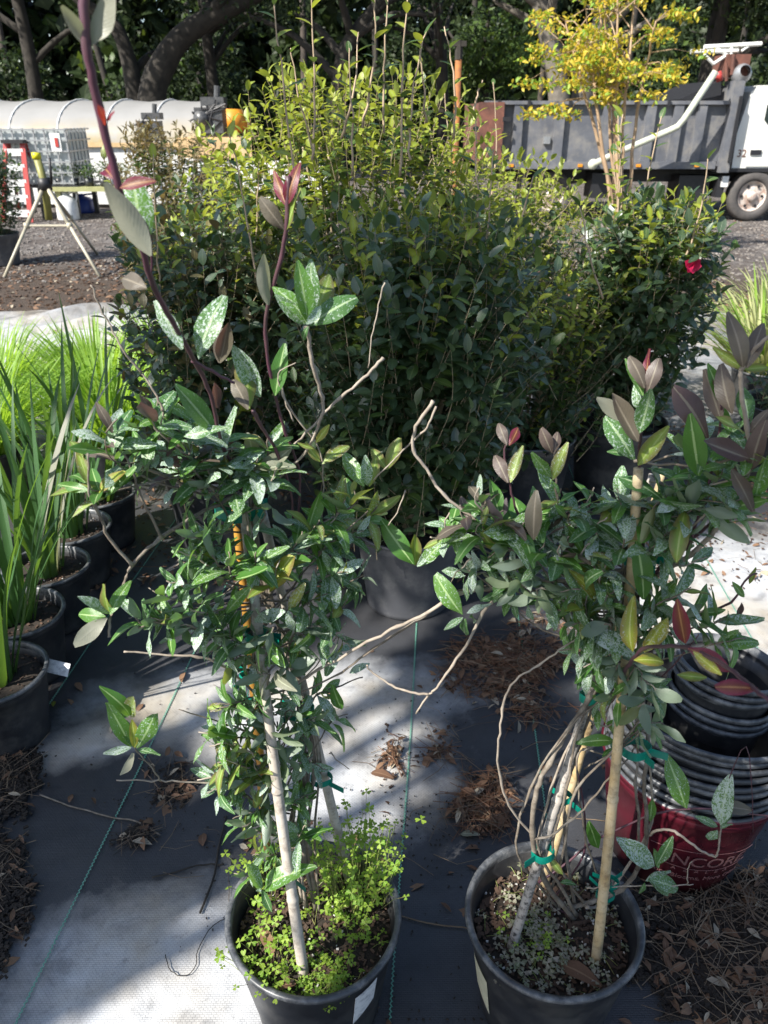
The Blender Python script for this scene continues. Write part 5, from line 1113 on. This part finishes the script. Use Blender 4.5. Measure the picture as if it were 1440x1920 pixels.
# bench with small plants
bc = P(165, 352, 13.6); t = thing('plant_bench', 'olive painted bench carrying small dark plants between the tote and the shrub', 'bench', (bc.x, bc.y, 0))
mb = MB(); mb.box((bc.x+.1, bc.y, bc.z), (1.25, .7, .06)); mb.build('bench_top', 'table_olive', t)
for s in (-1, 1): mb = MB(); mb.box((bc.x+.1+s*.5, bc.y-.25, bc.z/2), (.09, .09, bc.z-.06)); mb.build('leg', 'table_olive', t)
for k in range(5):
    pl = Vector((bc.x-.4+k*.24, bc.y-.12, bc.z+.03)); tt = thing('seedling_pot', 'small dark green plant, number %s from the left on the olive bench' % ['one', 'two', 'three', 'four', 'five'][k], 'potted plant', pl, 'small plants on the olive bench')
    mb = MB(); mb.lathe([(0, 0), (.06, 0), (.08, .12), (.07, .12)], 12, pl); mb.build('pot', 'black_pot', tt, True)
    n_ = 120; po = rng.normal(0, 1, (n_, 3)); po = nrm(po)*rng.random((n_, 1))**.4*np.array([.15, .13, .13])+np.array([pl.x, pl.y, pl.z+.24])
    o = bpy.data.objects.new('foliage', scatter_mesh('foliage', TPL_OAK, po, rng.normal(0, 1, (n_, 3)), rng.normal(0, .5, (n_, 3))+[0, 0, 1], np.full(n_, .06), ['camellia_old', 'camellia_mid'], rng.integers(0, 2, n_))); COL.objects.link(o); o.parent = tt; o.location = -tt.location; tag(o, kind='stuff')
# jugs
def jug(lab, c, m_, h=.3, r=.12, cat='jug', nm='plastic_jug'):
    t = thing(nm, lab, cat, c); mb = MB(); c = Vector(c)
    mb.lathe([(0, 0), (r, .0), (r*1.02, .03), (r, h*.62), (r*.75, h*.8), (r*.3, h*.9), (r*.3, h), (0, h)], 16, c); mb.build('body', m_, t, True)
    mb = MB(); mb.tube(smooth_path([c+Vector((r*.3, 0, h*.95)), c+Vector((r*1.1, 0, h*.98)), c+Vector((r*.9, 0, h*.6))], 3), .015, 6); mb.build('handle', m_, t, True)
jc = G(130, 412); jug('white plastic jug on the ground below the tote', jc, 'white_plastic', .42, .17)
jc = G(155, 398); jug('blue bucket on the ground behind the white jug', jc, 'blue_plastic', .3, .22, 'bucket', 'bucket')
jc = G(728, 455, 0); jug('blue container glimpsed through the central shrubs', (.05, 8.6, .9), 'blue_plastic', .25, .1) if False else None

# ---------------------------------------------------------------- dump truck
TY = 13.2
def X_(px, z=1.2): # world x at the truck's near side for a pixel column
    d = math.cos(PITCH)*TY+(CAMH-z)*math.sin(PITCH); return (px-720)/FPX*d
def Z_(py):
    return P(720, py, TY).z
tr = thing('dump_truck', 'white cab dump truck with a dark ribbed steel bed parked across the yard', 'truck', (X_(1200), TY+1, 0))
bx0, bx1 = X_(905), X_(1352); zb0, zb1 = Z_(303), Z_(196); BD = 2.1
def tb(name, m_, boxes, smooth=False, par=None):
    mb = MB()
    for (x0, x1, y0, y1, z0, z1) in boxes: mb.box(((x0+x1)/2, (y0+y1)/2, (z0+z1)/2), (x1-x0, y1-y0, z1-z0))
    o = mb.build(name, m_, None, smooth)
    p = par or tr; o.parent = p
    o.location = -tr.location if par is None else (0, 0, 0); return o
tb('bed_side', 'truck_steel', [(bx0, bx1, TY, TY+.03, zb0, zb1)])
tb('bed_far_side', 'truck_steel', [(bx0, bx1, TY+BD, TY+BD+.03, zb0, zb1)])
tb('bed_floor', 'truck_steel', [(bx0, bx1, TY+.04, TY+BD, zb0-.02, zb0+.05)])
tb('top_rail', 'truck_steel', [(bx0+.002, bx1, TY-.10, TY+.05, zb1, zb1+.05)])
tb('bottom_rail', 'truck_steel', [(bx0+.002, bx1-.05, TY-.10, TY+.035, zb0-.10, zb0)])
for px in (968, 1045, 1132, 1212, 1262, 1305):
    x = X_(px); tb('bed_rib', 'truck_steel', [(x-.07, x+.07, TY-.085, TY-.001, zb0+.001, zb1-.001)])
tb('tailgate', 'rust', [(X_(893), X_(940), TY-.14, TY-.101, zb0-.04, zb1+.03), (X_(893), X_(893)+.04, TY-.1, TY+BD, zb0-.04, zb1+.02)])
zh = Z_(152)
tb('headboard', 'truck_steel', [(X_(1352)+.003, X_(1370), TY-.16, TY+.25, zb0-.15, zh), (X_(1352)+.01, X_(1370)-.03, TY+.25, TY+BD, zb0, zh-.05)])
tb('headboard_brace', 'truck_black', [(X_(1364), X_(1369), TY-.20, TY-.161, zb0, zh-.2)])
mb = MB(); i = len(mb.v); 
a, b_, c_, d_ = P(1290, 190, TY+.2), P(1352, 190, TY+.2), P(1352, 156, TY+.2), P(1345, 150, TY+.2)
q = [P(1275, 186, TY+.1), P(1352, 150, TY+.1), P(1352, 178, TY+.1), P(1300, 190, TY+.1)]
for dy in (0, 1.8):
    for p in q: mb.v.append((p.x, p.y+dy, p.z))
mb.f += [(0, 1, 2, 3), (7, 6, 5, 4), (0, 4, 5, 1), (1, 5, 6, 2), (2, 6, 7, 3), (3, 7, 4, 0)]; mb.m += [0]*6
mb.build('rolled_tarp', 'truck_black', tr)
mb = MB(); mb.tube([P(1112, 308, TY-.42), P(1150, 290, TY-.42), P(1255, 245, TY-.42), P(1270, 238, TY-.42), P(1282, 225, TY-.42), P(1342, 134, TY-.42)], .048, 10); mb.tube([P(1112, 308, TY-.44), P(1112, 308, TY-.12)], .075, 12)
mb.build('tarp_arm', 'pale_green_tube', tr, True)
mb = MB(); mb.tube([P(1262, 187, TY+BD), P(1276, 170, TY+BD)], .05, 8); mb.build('far_tarp_arm', 'pale_green_tube', tr, True)
mb = MB(); mb.tube([P(1350, 152, TY-.3), P(1346, 135, TY-.3)], .05, 10); mb.build('red_cap', 'ladder_red', tr, True)
for px in (930, 985, 1060, 1180, 1240, 1290):
    tb('side_bracket', 'truck_black', [(X_(px)-.02, X_(px)+.02, TY-.13, TY-.1005, zb1-.02, zb1+.06)])
for px in (960, 1090, 1200, 1310):
    tb('marker_light', 'orange_paint', [(X_(px)-.035, X_(px)+.035, TY-.125, TY-.1005, zb0-.07, zb0-.03)])
for z_ in (.25, .5, .75):
    tb('hinge', 'truck_black', [(X_(938), X_(952), TY-.17, TY-.141, zb0+(zb1-zb0)*z_-.03, zb0+(zb1-zb0)*z_+.03)])
tb('mud_flap', 'rubber', [(X_(985), X_(992), TY+.0, TY+.5, .15, Z_(325))])
tb('tool_box', 'truck_black', [(X_(1120), X_(1190), TY+.05, TY+.5, Z_(372), Z_(325))])
# rack on the headboard
mb = MB()
for (a, b, r_) in (((1320, 88), (1428, 82), .03), ((1295, 97), (1384, 95), .03), ((1372, 85), (1370, 108), .028), ((1342, 88), (1370, 108), .025), ((1318, 100), (1338, 120), .025), ((1338, 120), (1360, 105), .025), ((1404, 86), (1390, 96), .02)):
    mb.tube([P(*a, TY+.1), P(*b, TY+.1)], r_, 6)
mb.build('rack', 'white_paint', tr)
mb = MB(); mb.box(P(1370, 125, TY+.3), (.36, .5, .30)); mb.tube([P(1372, 140, TY), P(1376, 102, TY)], .03, 6); mb.tube([P(1362, 152, TY), P(1362, 118, TY)], .025, 6); mb.tube([P(1388, 152, TY), P(1392, 122, TY)], .03, 6); mb.build('tool_bundle', 'rust', tr)
mb = MB(); p0 = P(1388, 118, TY+.1)
mb.lathe([(.0, .0), (.10, .02), (.14, .08), (.13, .2), (.08, .26)], 12, p0-Vector((0, 0, .2)), 0, Matrix.Rotation(rad(70), 3, 'X')); mb.build('shovel_head', 'galvanised', tr, True)
mb = MB(); mb.box(P(1025, 263, TY-.03), (.10, .06, .10)); mb.build('marker_lamp', 'galvanised', tr)
# cab: side profile extruded
cabx0 = X_(1379); prof = [(cabx0+.02, Z_(318)), (cabx0, Z_(250)), (cabx0+.10, Z_(172)), (cabx0+.22, Z_(160)), (cabx0+1.35, Z_(158)), (cabx0+1.62, Z_(200)), (cabx0+1.72, Z_(260)), (cabx0+1.72, Z_(345)), (cabx0+.95, Z_(345)), (cabx0+.92, Z_(330)), (cabx0+.75, Z_(318)), (cabx0+.2, Z_(318))]
mb = MB(); n_ = len(prof)
for y in (TY-.02, TY+1.9):
    for (x, z) in prof: mb.v.append((x, y, z))
mb.f.append(tuple(range(n_))); mb.f.append(tuple(range(2*n_-1, n_-1, -1))); mb.m += [0, 0]
for k in range(n_): k2 = (k+1) % n_; mb.f.append((k, k+n_, k2+n_, k2)); mb.m.append(0)
mb.build('cab', 'white_paint', tr)
dr = tb('door', 'white_paint', [(X_(1407), X_(1407)+1.0, TY-.036, TY-.021, Z_(312), Z_(176))])
gl_ = MB(); xx = X_(1424); pts = [(xx, Z_(198)), (xx+.04, Z_(190)), (xx+.7, Z_(188)), (xx+.85, Z_(238)), (xx+.1, Z_(238)), (xx+.0, Z_(225))]
for y in (TY-.042, TY-.037):
    for (x, z) in pts: gl_.v.append((x, y, z))
gl_.f += [tuple(range(6))]+[(k, k+6, (k+1) % 6+6, (k+1) % 6) for k in range(6)]; gl_.m += [0]*7
gl_.build('window', 'glass_dark', tr)
tb('door_handle', 'truck_black', [(X_(1410), X_(1430), TY-.06, TY-.037, Z_(290), Z_(281))])
tb('cab_trim', 'truck_black', [(X_(1376), X_(1376)+1.6, TY-.05, TY-.0205, Z_(322), Z_(315))])
tb('air_intake', 'truck_black', [(X_(1370)+.01, X_(1370)+.09, TY+.05, TY+.6, Z_(300), Z_(182))])
tb('chassis', 'truck_black', [(bx0+.3, X_(1440), TY+.5, TY+.7, Z_(345), Z_(318)), (bx0+.3, X_(1440), TY+1.4, TY+1.6, Z_(345), Z_(318))])
tb('fuel_tank', 'truck_black', [(X_(1290), X_(1350), TY+.1, TY+.6, Z_(390), Z_(330))])
tb('mudguard', 'truck_black', [(X_(1360), X_(1374), TY-.02, TY+.4, Z_(370), Z_(330))])
tb('reflector_box', 'white_plastic', [(X_(1366), X_(1378), TY-.06, TY-.021, Z_(350), Z_(330))])
def wheel(px, lab=None, r=.37, y=TY-.02):
    x = X_(px, .4); c = Vector((x, y, r)); e = bpy.data.objects.new('wheel', None); COL.objects.link(e); e.parent = tr; e.location = c-tr.location; e.empty_display_size = .05
    M = Matrix.Rotation(math.pi/2, 3, 'X')
    def sub(nm, prof, m_, n=28):
        mb = MB(); mb.lathe(prof, n, (0, 0, 0), 0, M); me = mb.mesh(nm, m_, True); o = bpy.data.objects.new(nm, me); COL.objects.link(o); o.parent = e; return o
    sub('tyre', [(r*.60, -.12), (r*.62, .015), (r*.75, .03), (r*.92, .025), (r*.985, 0), (r, -.04), (r, -.18), (r*.93, -.22), (r*.6, -.2)], 'rubber', 36)
    sub('rim', [(r*.61, .0), (r*.585, .005), (r*.56, -.02), (r*.50, -.05), (r*.36, -.03), (r*.30, -.02), (r*.22, -.02)], 'rim_steel')
    sub('hub', [(r*.22, -.02), (r*.2, .015), (r*.17, .03), (r*.08, .04), (0, .042)], 'rim_steel', 16)
    mb = MB()
    for k in range(6):
        a = k*math.pi/3; p = Vector((math.cos(a)*r*.44, -.0+.052, math.sin(a)*r*.44)); mb.tube([p+Vector((0, -.012, 0)), p+Vector((0, -.006, 0))], r*.065, 8)
    mm = mb.mesh('rim_holes', 'truck_black'); o = bpy.data.objects.new('rim_holes', mm); COL.objects.link(o); o.parent = e; o.location = (0, -.03, 0)
    return e
wheel(1410); wheel(1035, y=TY+.15)
def flat_text(root, txt, size, p, m_):
    cu = bpy.data.curves.new('t', 'FONT'); cu.body = txt; cu.size = size; cu.extrude = .002
    to = bpy.data.objects.new('t', cu); COL.objects.link(to); dg = bpy.context.evaluated_depsgraph_get(); dg.update(); me0 = to.evaluated_get(dg).to_mesh()
    V = [(p[0]+v.co.x, p[1]-v.co.z, p[2]+v.co.y) for v in me0.vertices]; F = [tuple(q.vertices) for q in me0.polygons]
    to.evaluated_get(dg).to_mesh_clear(); bpy.data.objects.remove(to); bpy.data.curves.remove(cu)
    me = bpy.data.meshes.new('number'); me.from_pydata(V, [], F); me.materials.append(MATS[m_]); o = bpy.data.objects.new('number', me); COL.objects.link(o); o.parent = root; o.location = -root.location
flat_text(tr, '32', .15, (X_(1386), TY-.026, Z_(294)), 'rust')

# rusty pipe seen behind the shrubs
pb = P(858, 250, 7.5); t = thing('rusty_pipe', 'thin rusty orange upright pipe with a dark head rising behind the shrubs', 'pipe', (pb.x, pb.y, 0))
mb = MB(); mb.tube([(pb.x, pb.y, 0), P(860, 100, 7.5)], .028, 10); mb.build('pipe', 'orange_rust', t, True); mb = MB(); mb.tube([P(860, 112, 7.5), P(861, 75, 7.5)], .035, 8); mb.box(P(861, 82, 7.5), (.12, .06, .04)); mb.build('pipe_head', 'bark_dark', t)

# ---------------------------------------------------------------- trees
def tree_leaves(root, clumps, dens, size, mats, name='crown', tpl=TPL_OAK, kind=None):
    po = []; mi = []
    for (c, r, n_) in clumps:
        q = nrm(rng.normal(0, 1, (n_, 3)))*rng.random((n_, 1))**.5*np.array(r)+np.array(c); po.append(q); mi.append(np.where(rng.random(n_) < dens, 1, 0))
    po = np.concatenate(po); mi = np.concatenate(mi); n_ = len(po)
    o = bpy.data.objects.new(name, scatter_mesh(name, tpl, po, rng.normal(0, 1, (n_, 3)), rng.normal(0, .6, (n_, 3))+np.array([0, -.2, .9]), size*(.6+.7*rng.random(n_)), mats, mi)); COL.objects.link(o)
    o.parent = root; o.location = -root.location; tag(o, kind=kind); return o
# yellow crape myrtle
my = thing('yellow_myrtle', 'small multi stemmed tree with golden yellow leaves and tan trunks in front of the truck', 'tree', (P(1155, 400, 9.4).x, 9.4, 0))
base = my.location; tips = []
for (px0, pxm, pxt, pt) in ((1140, 1120, 1100, 60), (1150, 1142, 1135, 20), (1158, 1155, 1160, -60), (1165, 1170, 1190, 0), (1150, 1150, 1120, -80), (1180, 1195, 1230, 40), (1145, 1105, 1060, 40)):
    yv = 9.4+R.uniform(-.15, .15); mb = MB()
    pts = smooth_path([(P(px0, 560, yv).x, yv, 0), P(px0+2, 360, yv), P(pxm, 210, yv), P((pxm+pxt)/2, 120, yv+R.uniform(-.1, .1)), P(pxt, pt, yv+R.uniform(-.3, .3))], 4, .006)
    mb.tube(pts, [.026-.0011*i for i in range(len(pts))], 8); mb.build('trunk', 'bark_myrtle', my, True); tips += pts[9:]
mb = MB(); cl = []
for k in range(95):
    t0 = R.choice(tips); a = R.random()*6.28; e = t0+Vector((math.cos(a)*R.uniform(.1, .55), math.sin(a)*R.uniform(.1, .6), R.uniform(-.25, .35)))
    if e.z < 1.62+.35*abs(e.x-base.x)*R.random(): e.z += .35
    mb.tube([t0, t0.lerp(e, .5)+Vector((0, 0, .04)), e], [.008, .005, .003], 4); n_ = R.randrange(22, 60); cl.append((e[:], (.17, .17, .06), n_))
for (px, py) in ((1000, 112), (1010, 90), (1040, 205), (1065, 215), (1000, 215), (985, 155), (1280, 30), (1265, 25), (1250, 130), (1262, 145), (1240, 70), (1030, 160), (1020, 30)):
    q = P(px, py, 9.3); t0 = min(tips, key=lambda t_: (t_-q).length); mb.tube([t0, t0.lerp(q, .6)+Vector((0, 0, .05)), q], [.007, .005, .003], 4); cl.append((q[:], (.18, .12, .06), 60))
o = mb.build('twigs', 'bark_myrtle', my); tag(o, kind='stuff')
tree_leaves(my, cl, .3, .060, ['myrtle_leaf', 'clover_leaf'], 'crown', TPL_MYR)
# yard oaks and forest edge
def tree(label, x, y, H, r, lean=(0, 0), bark='bark_dark', crown=None, kindname='oak_tree', limbs=5, group='trees at the forest edge', light=.06, ls=.16, leaves_=900, path=None):
    t = thing(kindname, label, 'tree', (x, y, 0), group); top = Vector((x+lean[0], y+lean[1], H))
    pts = path or smooth_path([(x, y, -.1), Vector((x, y, 0)).lerp(top, .35)+Vector((R.gauss(0, .12), 0, 0)), Vector((x, y, 0)).lerp(top, .7)+Vector((R.gauss(0, .15), 0, 0)), top], 4)
    k = len(pts); mb = MB(); mb.tube(pts, [r*(1.25 if i == 0 else 1)*(1-.6*i/(k-1)) for i in range(k)], 10); mb.build('trunk', bark, t, True)
    cl = []
    for j in range(limbs):
        i0 = R.randrange(int(k*.3), k-1); a = R.random()*6.28; L_ = R.uniform(.18, .34)*H; p0 = pts[i0]; e = p0+Vector((math.cos(a)*L_, math.sin(a)*L_*.7, L_*R.uniform(.2, .8)))
        m2 = p0.lerp(e, .5)+Vector((0, 0, L_*.12)); mb = MB(); mb.tube(smooth_path([p0, m2, e], 3), [r*.45-r*.05*q for q in range(7)], 7); mb.build('limb', bark, t, True)
        cl.append((e[:], (L_*.55, L_*.5, L_*.3), leaves_//(limbs+3)))
    if crown: cl += [(c, rr, n) for (c, rr, n) in crown]
    else:
        for q in range(3): cl.append(((top.x+R.gauss(0, .1)*H, top.y+R.gauss(0, .1)*H, top.z+R.uniform(-.1, .1)*H), (.25*H, .25*H, .16*H), leaves_//4))
    tree_leaves(t, cl, light, ls, ['oak_leaf', 'oak_leaf_light'], 'crown'); return t
def canopy(x, y, z, w=2.6, h=1.1, n=700, k=4): return [((x+R.gauss(0, w*.5), y+R.gauss(0, w*.35), z+R.gauss(0, h*.3)), (w, w*.8, h), n) for _ in range(k)]
yy = 24
g1 = P(1048, 190, 21); tree('grey barked oak trunk rising behind the truck bed, left of the yellow tree', g1.x, 21, 7.5, .30, bark='bark_grey', path=smooth_path([(g1.x+.1, 21, 0), P(1048, 180, 21), P(1025, 60, 21), P(1000, -40, 21), P(985, -150, 21)], 4), crown=canopy(g1.x, 20, 7.2, 3.2, 1.1, 900, 5))
g2 = P(1095, 190, 21.5); tree('grey barked oak trunk leaning right, half hidden behind the yellow tree', g2.x, 21.5, 7.5, .34, bark='bark_grey', path=smooth_path([(g2.x-.1, 21.5, 0), P(1092, 185, 21.5), P(1112, 90, 21.5), P(1150, -20, 21.5), P(1190, -120, 21.5)], 4), crown=canopy(g2.x+1, 20.5, 7.4, 3.2, 1.1, 900, 5))
def P2(px, py, Y): return P(px, py, Y)
tree('dark oak with a thick trunk sweeping up to the right above the tunnel', P(283, 190, 23).x, 23, 7, .42, path=smooth_path([(P(283, 190, 23).x, 23, 0), P(285, 185, 23), P(312, 110, 23), P(350, 62, 23), P(420, 20, 23), P(520, -30, 23)], 4), crown=canopy(P(350, 0, 22).x, 21, 6.8, 3.4, 1.2, 1000, 6))
tree('dark oak trunk curving left above the tunnel', P(250, 190, 24).x, 24, 7, .28, path=smooth_path([(P(262, 190, 24).x, 24, 0), P(255, 185, 24), P(240, 110, 24), P(215, 50, 24), P(150, 0, 24), P(90, -60, 24)], 4), crown=canopy(P(150, 0, 22).x, 21.5, 6.9, 3.4, 1.2, 1000, 6))
tree('dark trunk left of the centre rising over the yellow green shoots', P(640, 230, 22).x, 22, 7, .26, path=smooth_path([(P(630, 230, 22).x, 22, 0), P(636, 180, 22), P(650, 90, 22), P(700, 20, 22), P(760, -50, 22)], 4), crown=canopy(P(650, 0, 21).x, 20.5, 7, 3.4, 1.1, 1000, 5))
tree('dark straight trunk at the left edge of the forest', P(60, 190, 25).x, 25, 8, .24, crown=canopy(P(40, 0, 22).x, 22, 6.9, 3.4, 1.2, 900, 5))
tree('slim dark trunk between the sweeping oak and the centre', P(405, 190, 25).x, 25, 8, .2, crown=canopy(P(450, 0, 22).x, 22, 6.9, 3.4, 1.2, 900, 5))
tree('slim dark trunk behind the tall bare shoots', P(835, 190, 24).x, 24, 8, .2, lean=(-.5, 0), crown=canopy(P(850, 0, 22).x, 21.5, 7.2, 3.2, 1.1, 800, 4))
tree('leafy oak with low dark branches behind the truck cab', P(1330, 150, 22).x, 22, 8, .3, crown=canopy(P(1330, 40, 21).x, 21, 5.6, 2.2, 1.6, 1500, 4)+canopy(P(1300, 0, 21).x, 19.5, 8, 3.2, 1.2, 700, 4), light=.25)
tree('leafy oak at the right edge behind the truck cab', P(1440, 150, 23).x, 23, 8, .25, crown=canopy(P(1440, 60, 21).x, 21.5, 5.0, 2.0, 1.6, 1500, 4), light=.25)
tree('small bright leaved tree glowing behind the rusty pipe', P(920, 150, 26).x, 26, 4.6, .1, crown=[((P(930, 110, 26).x, 26, 3.2), (1.3, 1, 1.2), 1500), ((P(880, 160, 26).x, 26, 2.6), (1.2, 1, .9), 900)], light=.8, limbs=3)
for k in range(9):
    px = 40+k*165+R.uniform(-30, 30); Yv = R.uniform(30, 38)
    tree(['thin pale', 'slender brown', 'thin dark'][k % 3]+' pine trunk deep in the forest, %s of nine from the left' % 'first second third fourth fifth sixth seventh eighth ninth'.split()[k], P(px, 150, Yv).x, Yv, 13, R.uniform(.1, .17), bark='bark_dark' if k % 3 else 'bark_pine', kindname='pine_tree', limbs=3, leaves_=500, group='pines deep in the forest', crown=canopy(P(px, 100, Yv).x, Yv, 11, 2.4, 1.6, 260, 3), lean=(R.gauss(0, .4), 0))
# far wood and undergrowth as one mass
n_ = 60000
xx = rng.uniform(-34, 34, n_); zz = 16*rng.random(n_)**1.25; yy_ = 40+rng.random(n_)*7+2*np.sin(xx*.7)
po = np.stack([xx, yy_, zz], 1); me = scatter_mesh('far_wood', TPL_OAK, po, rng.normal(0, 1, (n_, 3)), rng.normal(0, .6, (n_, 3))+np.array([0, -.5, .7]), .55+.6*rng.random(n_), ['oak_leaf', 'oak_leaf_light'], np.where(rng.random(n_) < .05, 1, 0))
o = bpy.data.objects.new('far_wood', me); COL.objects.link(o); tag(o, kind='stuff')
n_ = 52000
xx = rng.uniform(-24, 24, n_); hh_ = 2.6+1.6*np.sin(xx*.8)+1.0*np.sin(xx*2.1+1); zz = rng.random(n_)*np.maximum(.5, hh_); yy_ = 27+rng.random(n_)*4
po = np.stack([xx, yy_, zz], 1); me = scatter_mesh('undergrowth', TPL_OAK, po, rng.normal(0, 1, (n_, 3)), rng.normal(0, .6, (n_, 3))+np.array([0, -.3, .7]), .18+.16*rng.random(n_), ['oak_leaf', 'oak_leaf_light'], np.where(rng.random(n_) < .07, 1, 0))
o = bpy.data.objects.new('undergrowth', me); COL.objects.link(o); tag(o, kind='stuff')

# ---------------------------------------------------------------- unseen oak added behind the camera, boughs placed to cast the shade patches
E1 = np.array([math.cos(rad(SUN_AZ)), -math.sin(rad(SUN_AZ)), 0]); SDn = np.array(SD[:]); E2 = np.cross(E1, SDn); E2 = E2 if E2[2] > 0 else -E2
sh = thing('added_shade_oak', 'unseen oak added left of and behind the viewpoint to cast shade', 'tree', (-6.6, -3.6, 0))
boughs = [(-.17, 1.15, .38, .50, 950), (.20, .9, .4, .6, 800), (-.22, .70, .30, .28, 600),
          (-1.62, .06, .50, .25, 1300), (-1.27, .22, .10, .11, 200), (-1.17, -.01, .12, .13, 260), (-1.28, .95, .21, .19, 520), (-1.05, .84, .11, .12, 180), (-.93, .62, .04, .10, 60), (-.52, .42, .15, .20, 260)]
poly = [(-3.05, .95), (-1.75, .92), (-1.62, 1.12), (-1.42, 1.2), (-1.36, 1.7), (-1.45, 2.55), (-1.75, 2.42), (-2.05, 2.02), (-2.54, 1.58), (-3.0, 1.25)]
def inside(x, y):
    c_ = False
    for i in range(len(poly)):
        (x1, y1), (x2, y2) = poly[i], poly[i-1]
        if (y1 > y) != (y2 > y) and x < (x2-x1)*(y-y1)/(y2-y1)+x1: c_ = not c_
    return c_
mb = MB(); mb.tube(smooth_path([(-6.6, -3.6, 0), (-6.4, -3.5, 2), (-5.9, -3.2, 3.6), (-5.2, -2.6, 5.0)], 4), [.34-.012*i for i in range(13)], 12); mb.build('trunk', 'bark_dark', sh, True)
for (a, b, ra, rb, n_) in boughs:
    T = 4.7+R.uniform(-.3, .3); q = rng.normal(0, 1, (n_, 2)); q = q/np.linalg.norm(q, axis=1, keepdims=True)*rng.random((n_, 1))**.5
    e = 1+.18*np.sin(7*np.arctan2(q[:, 1], q[:, 0])+a*9)
    po = np.outer(a+q[:, 0]*ra*e, E1)+np.outer(b+q[:, 1]*rb*e, E2)-np.outer(T+rng.normal(0, .25, n_), SDn)
    c = Vector(tuple(a*E1+b*E2-T*SDn)); mb = MB(); s0 = Vector((-5.5, -2.8, 4.5)); mb.tube(smooth_path([s0, s0.lerp(c, .5)+Vector((0, 0, .25)), c], 4), [.07-.007*i for i in range(9)], 7); mb.build('limb', 'bark_dark', sh, True)
    o = bpy.data.objects.new('crown', scatter_mesh('crown', TPL_OAK, po, rng.normal(0, 1, (n_, 3)), rng.normal(0, .5, (n_, 3))-SDn, .075+.05*rng.random(n_), ['oak_leaf', 'oak_leaf_light'], rng.integers(0, 2, n_))); COL.objects.link(o); o.parent = sh; o.location = -sh.location

pts_ = []
while len(pts_) < 3000:
    x_, y_ = R.uniform(-3.1, -1.3), R.uniform(.9, 2.6)
    if inside(x_+R.gauss(0, .03), y_+R.gauss(0, .03)) and math.sin(x_*17+2*math.sin(y_*9))*math.sin(y_*15+x_*4) < .5: pts_.append((x_, y_))
q = np.array(pts_); n_ = len(q)
po = np.outer(q[:, 0], E1)+np.outer(q[:, 1], E2)-np.outer(4.8+rng.normal(0, .25, n_), SDn)
o = bpy.data.objects.new('crown', scatter_mesh('crown', TPL_OAK, po, rng.normal(0, 1, (n_, 3)), rng.normal(0, .5, (n_, 3))-SDn, .075+.05*rng.random(n_), ['oak_leaf', 'oak_leaf_light'], rng.integers(0, 2, n_))); COL.objects.link(o); o.parent = sh; o.location = -sh.location
for (a, b) in ((-2.7, 1.15), (-2.1, 1.45), (-1.6, 2.0)):
    c = Vector(tuple(a*E1+b*E2-4.8*SDn)); mb = MB(); s0 = Vector((-5.5, -2.8, 4.5)); mb.tube(smooth_path([s0, s0.lerp(c, .5)+Vector((0, 0, .25)), c], 4), [.07-.007*i for i in range(9)], 7); mb.build('limb', 'bark_dark', sh, True)
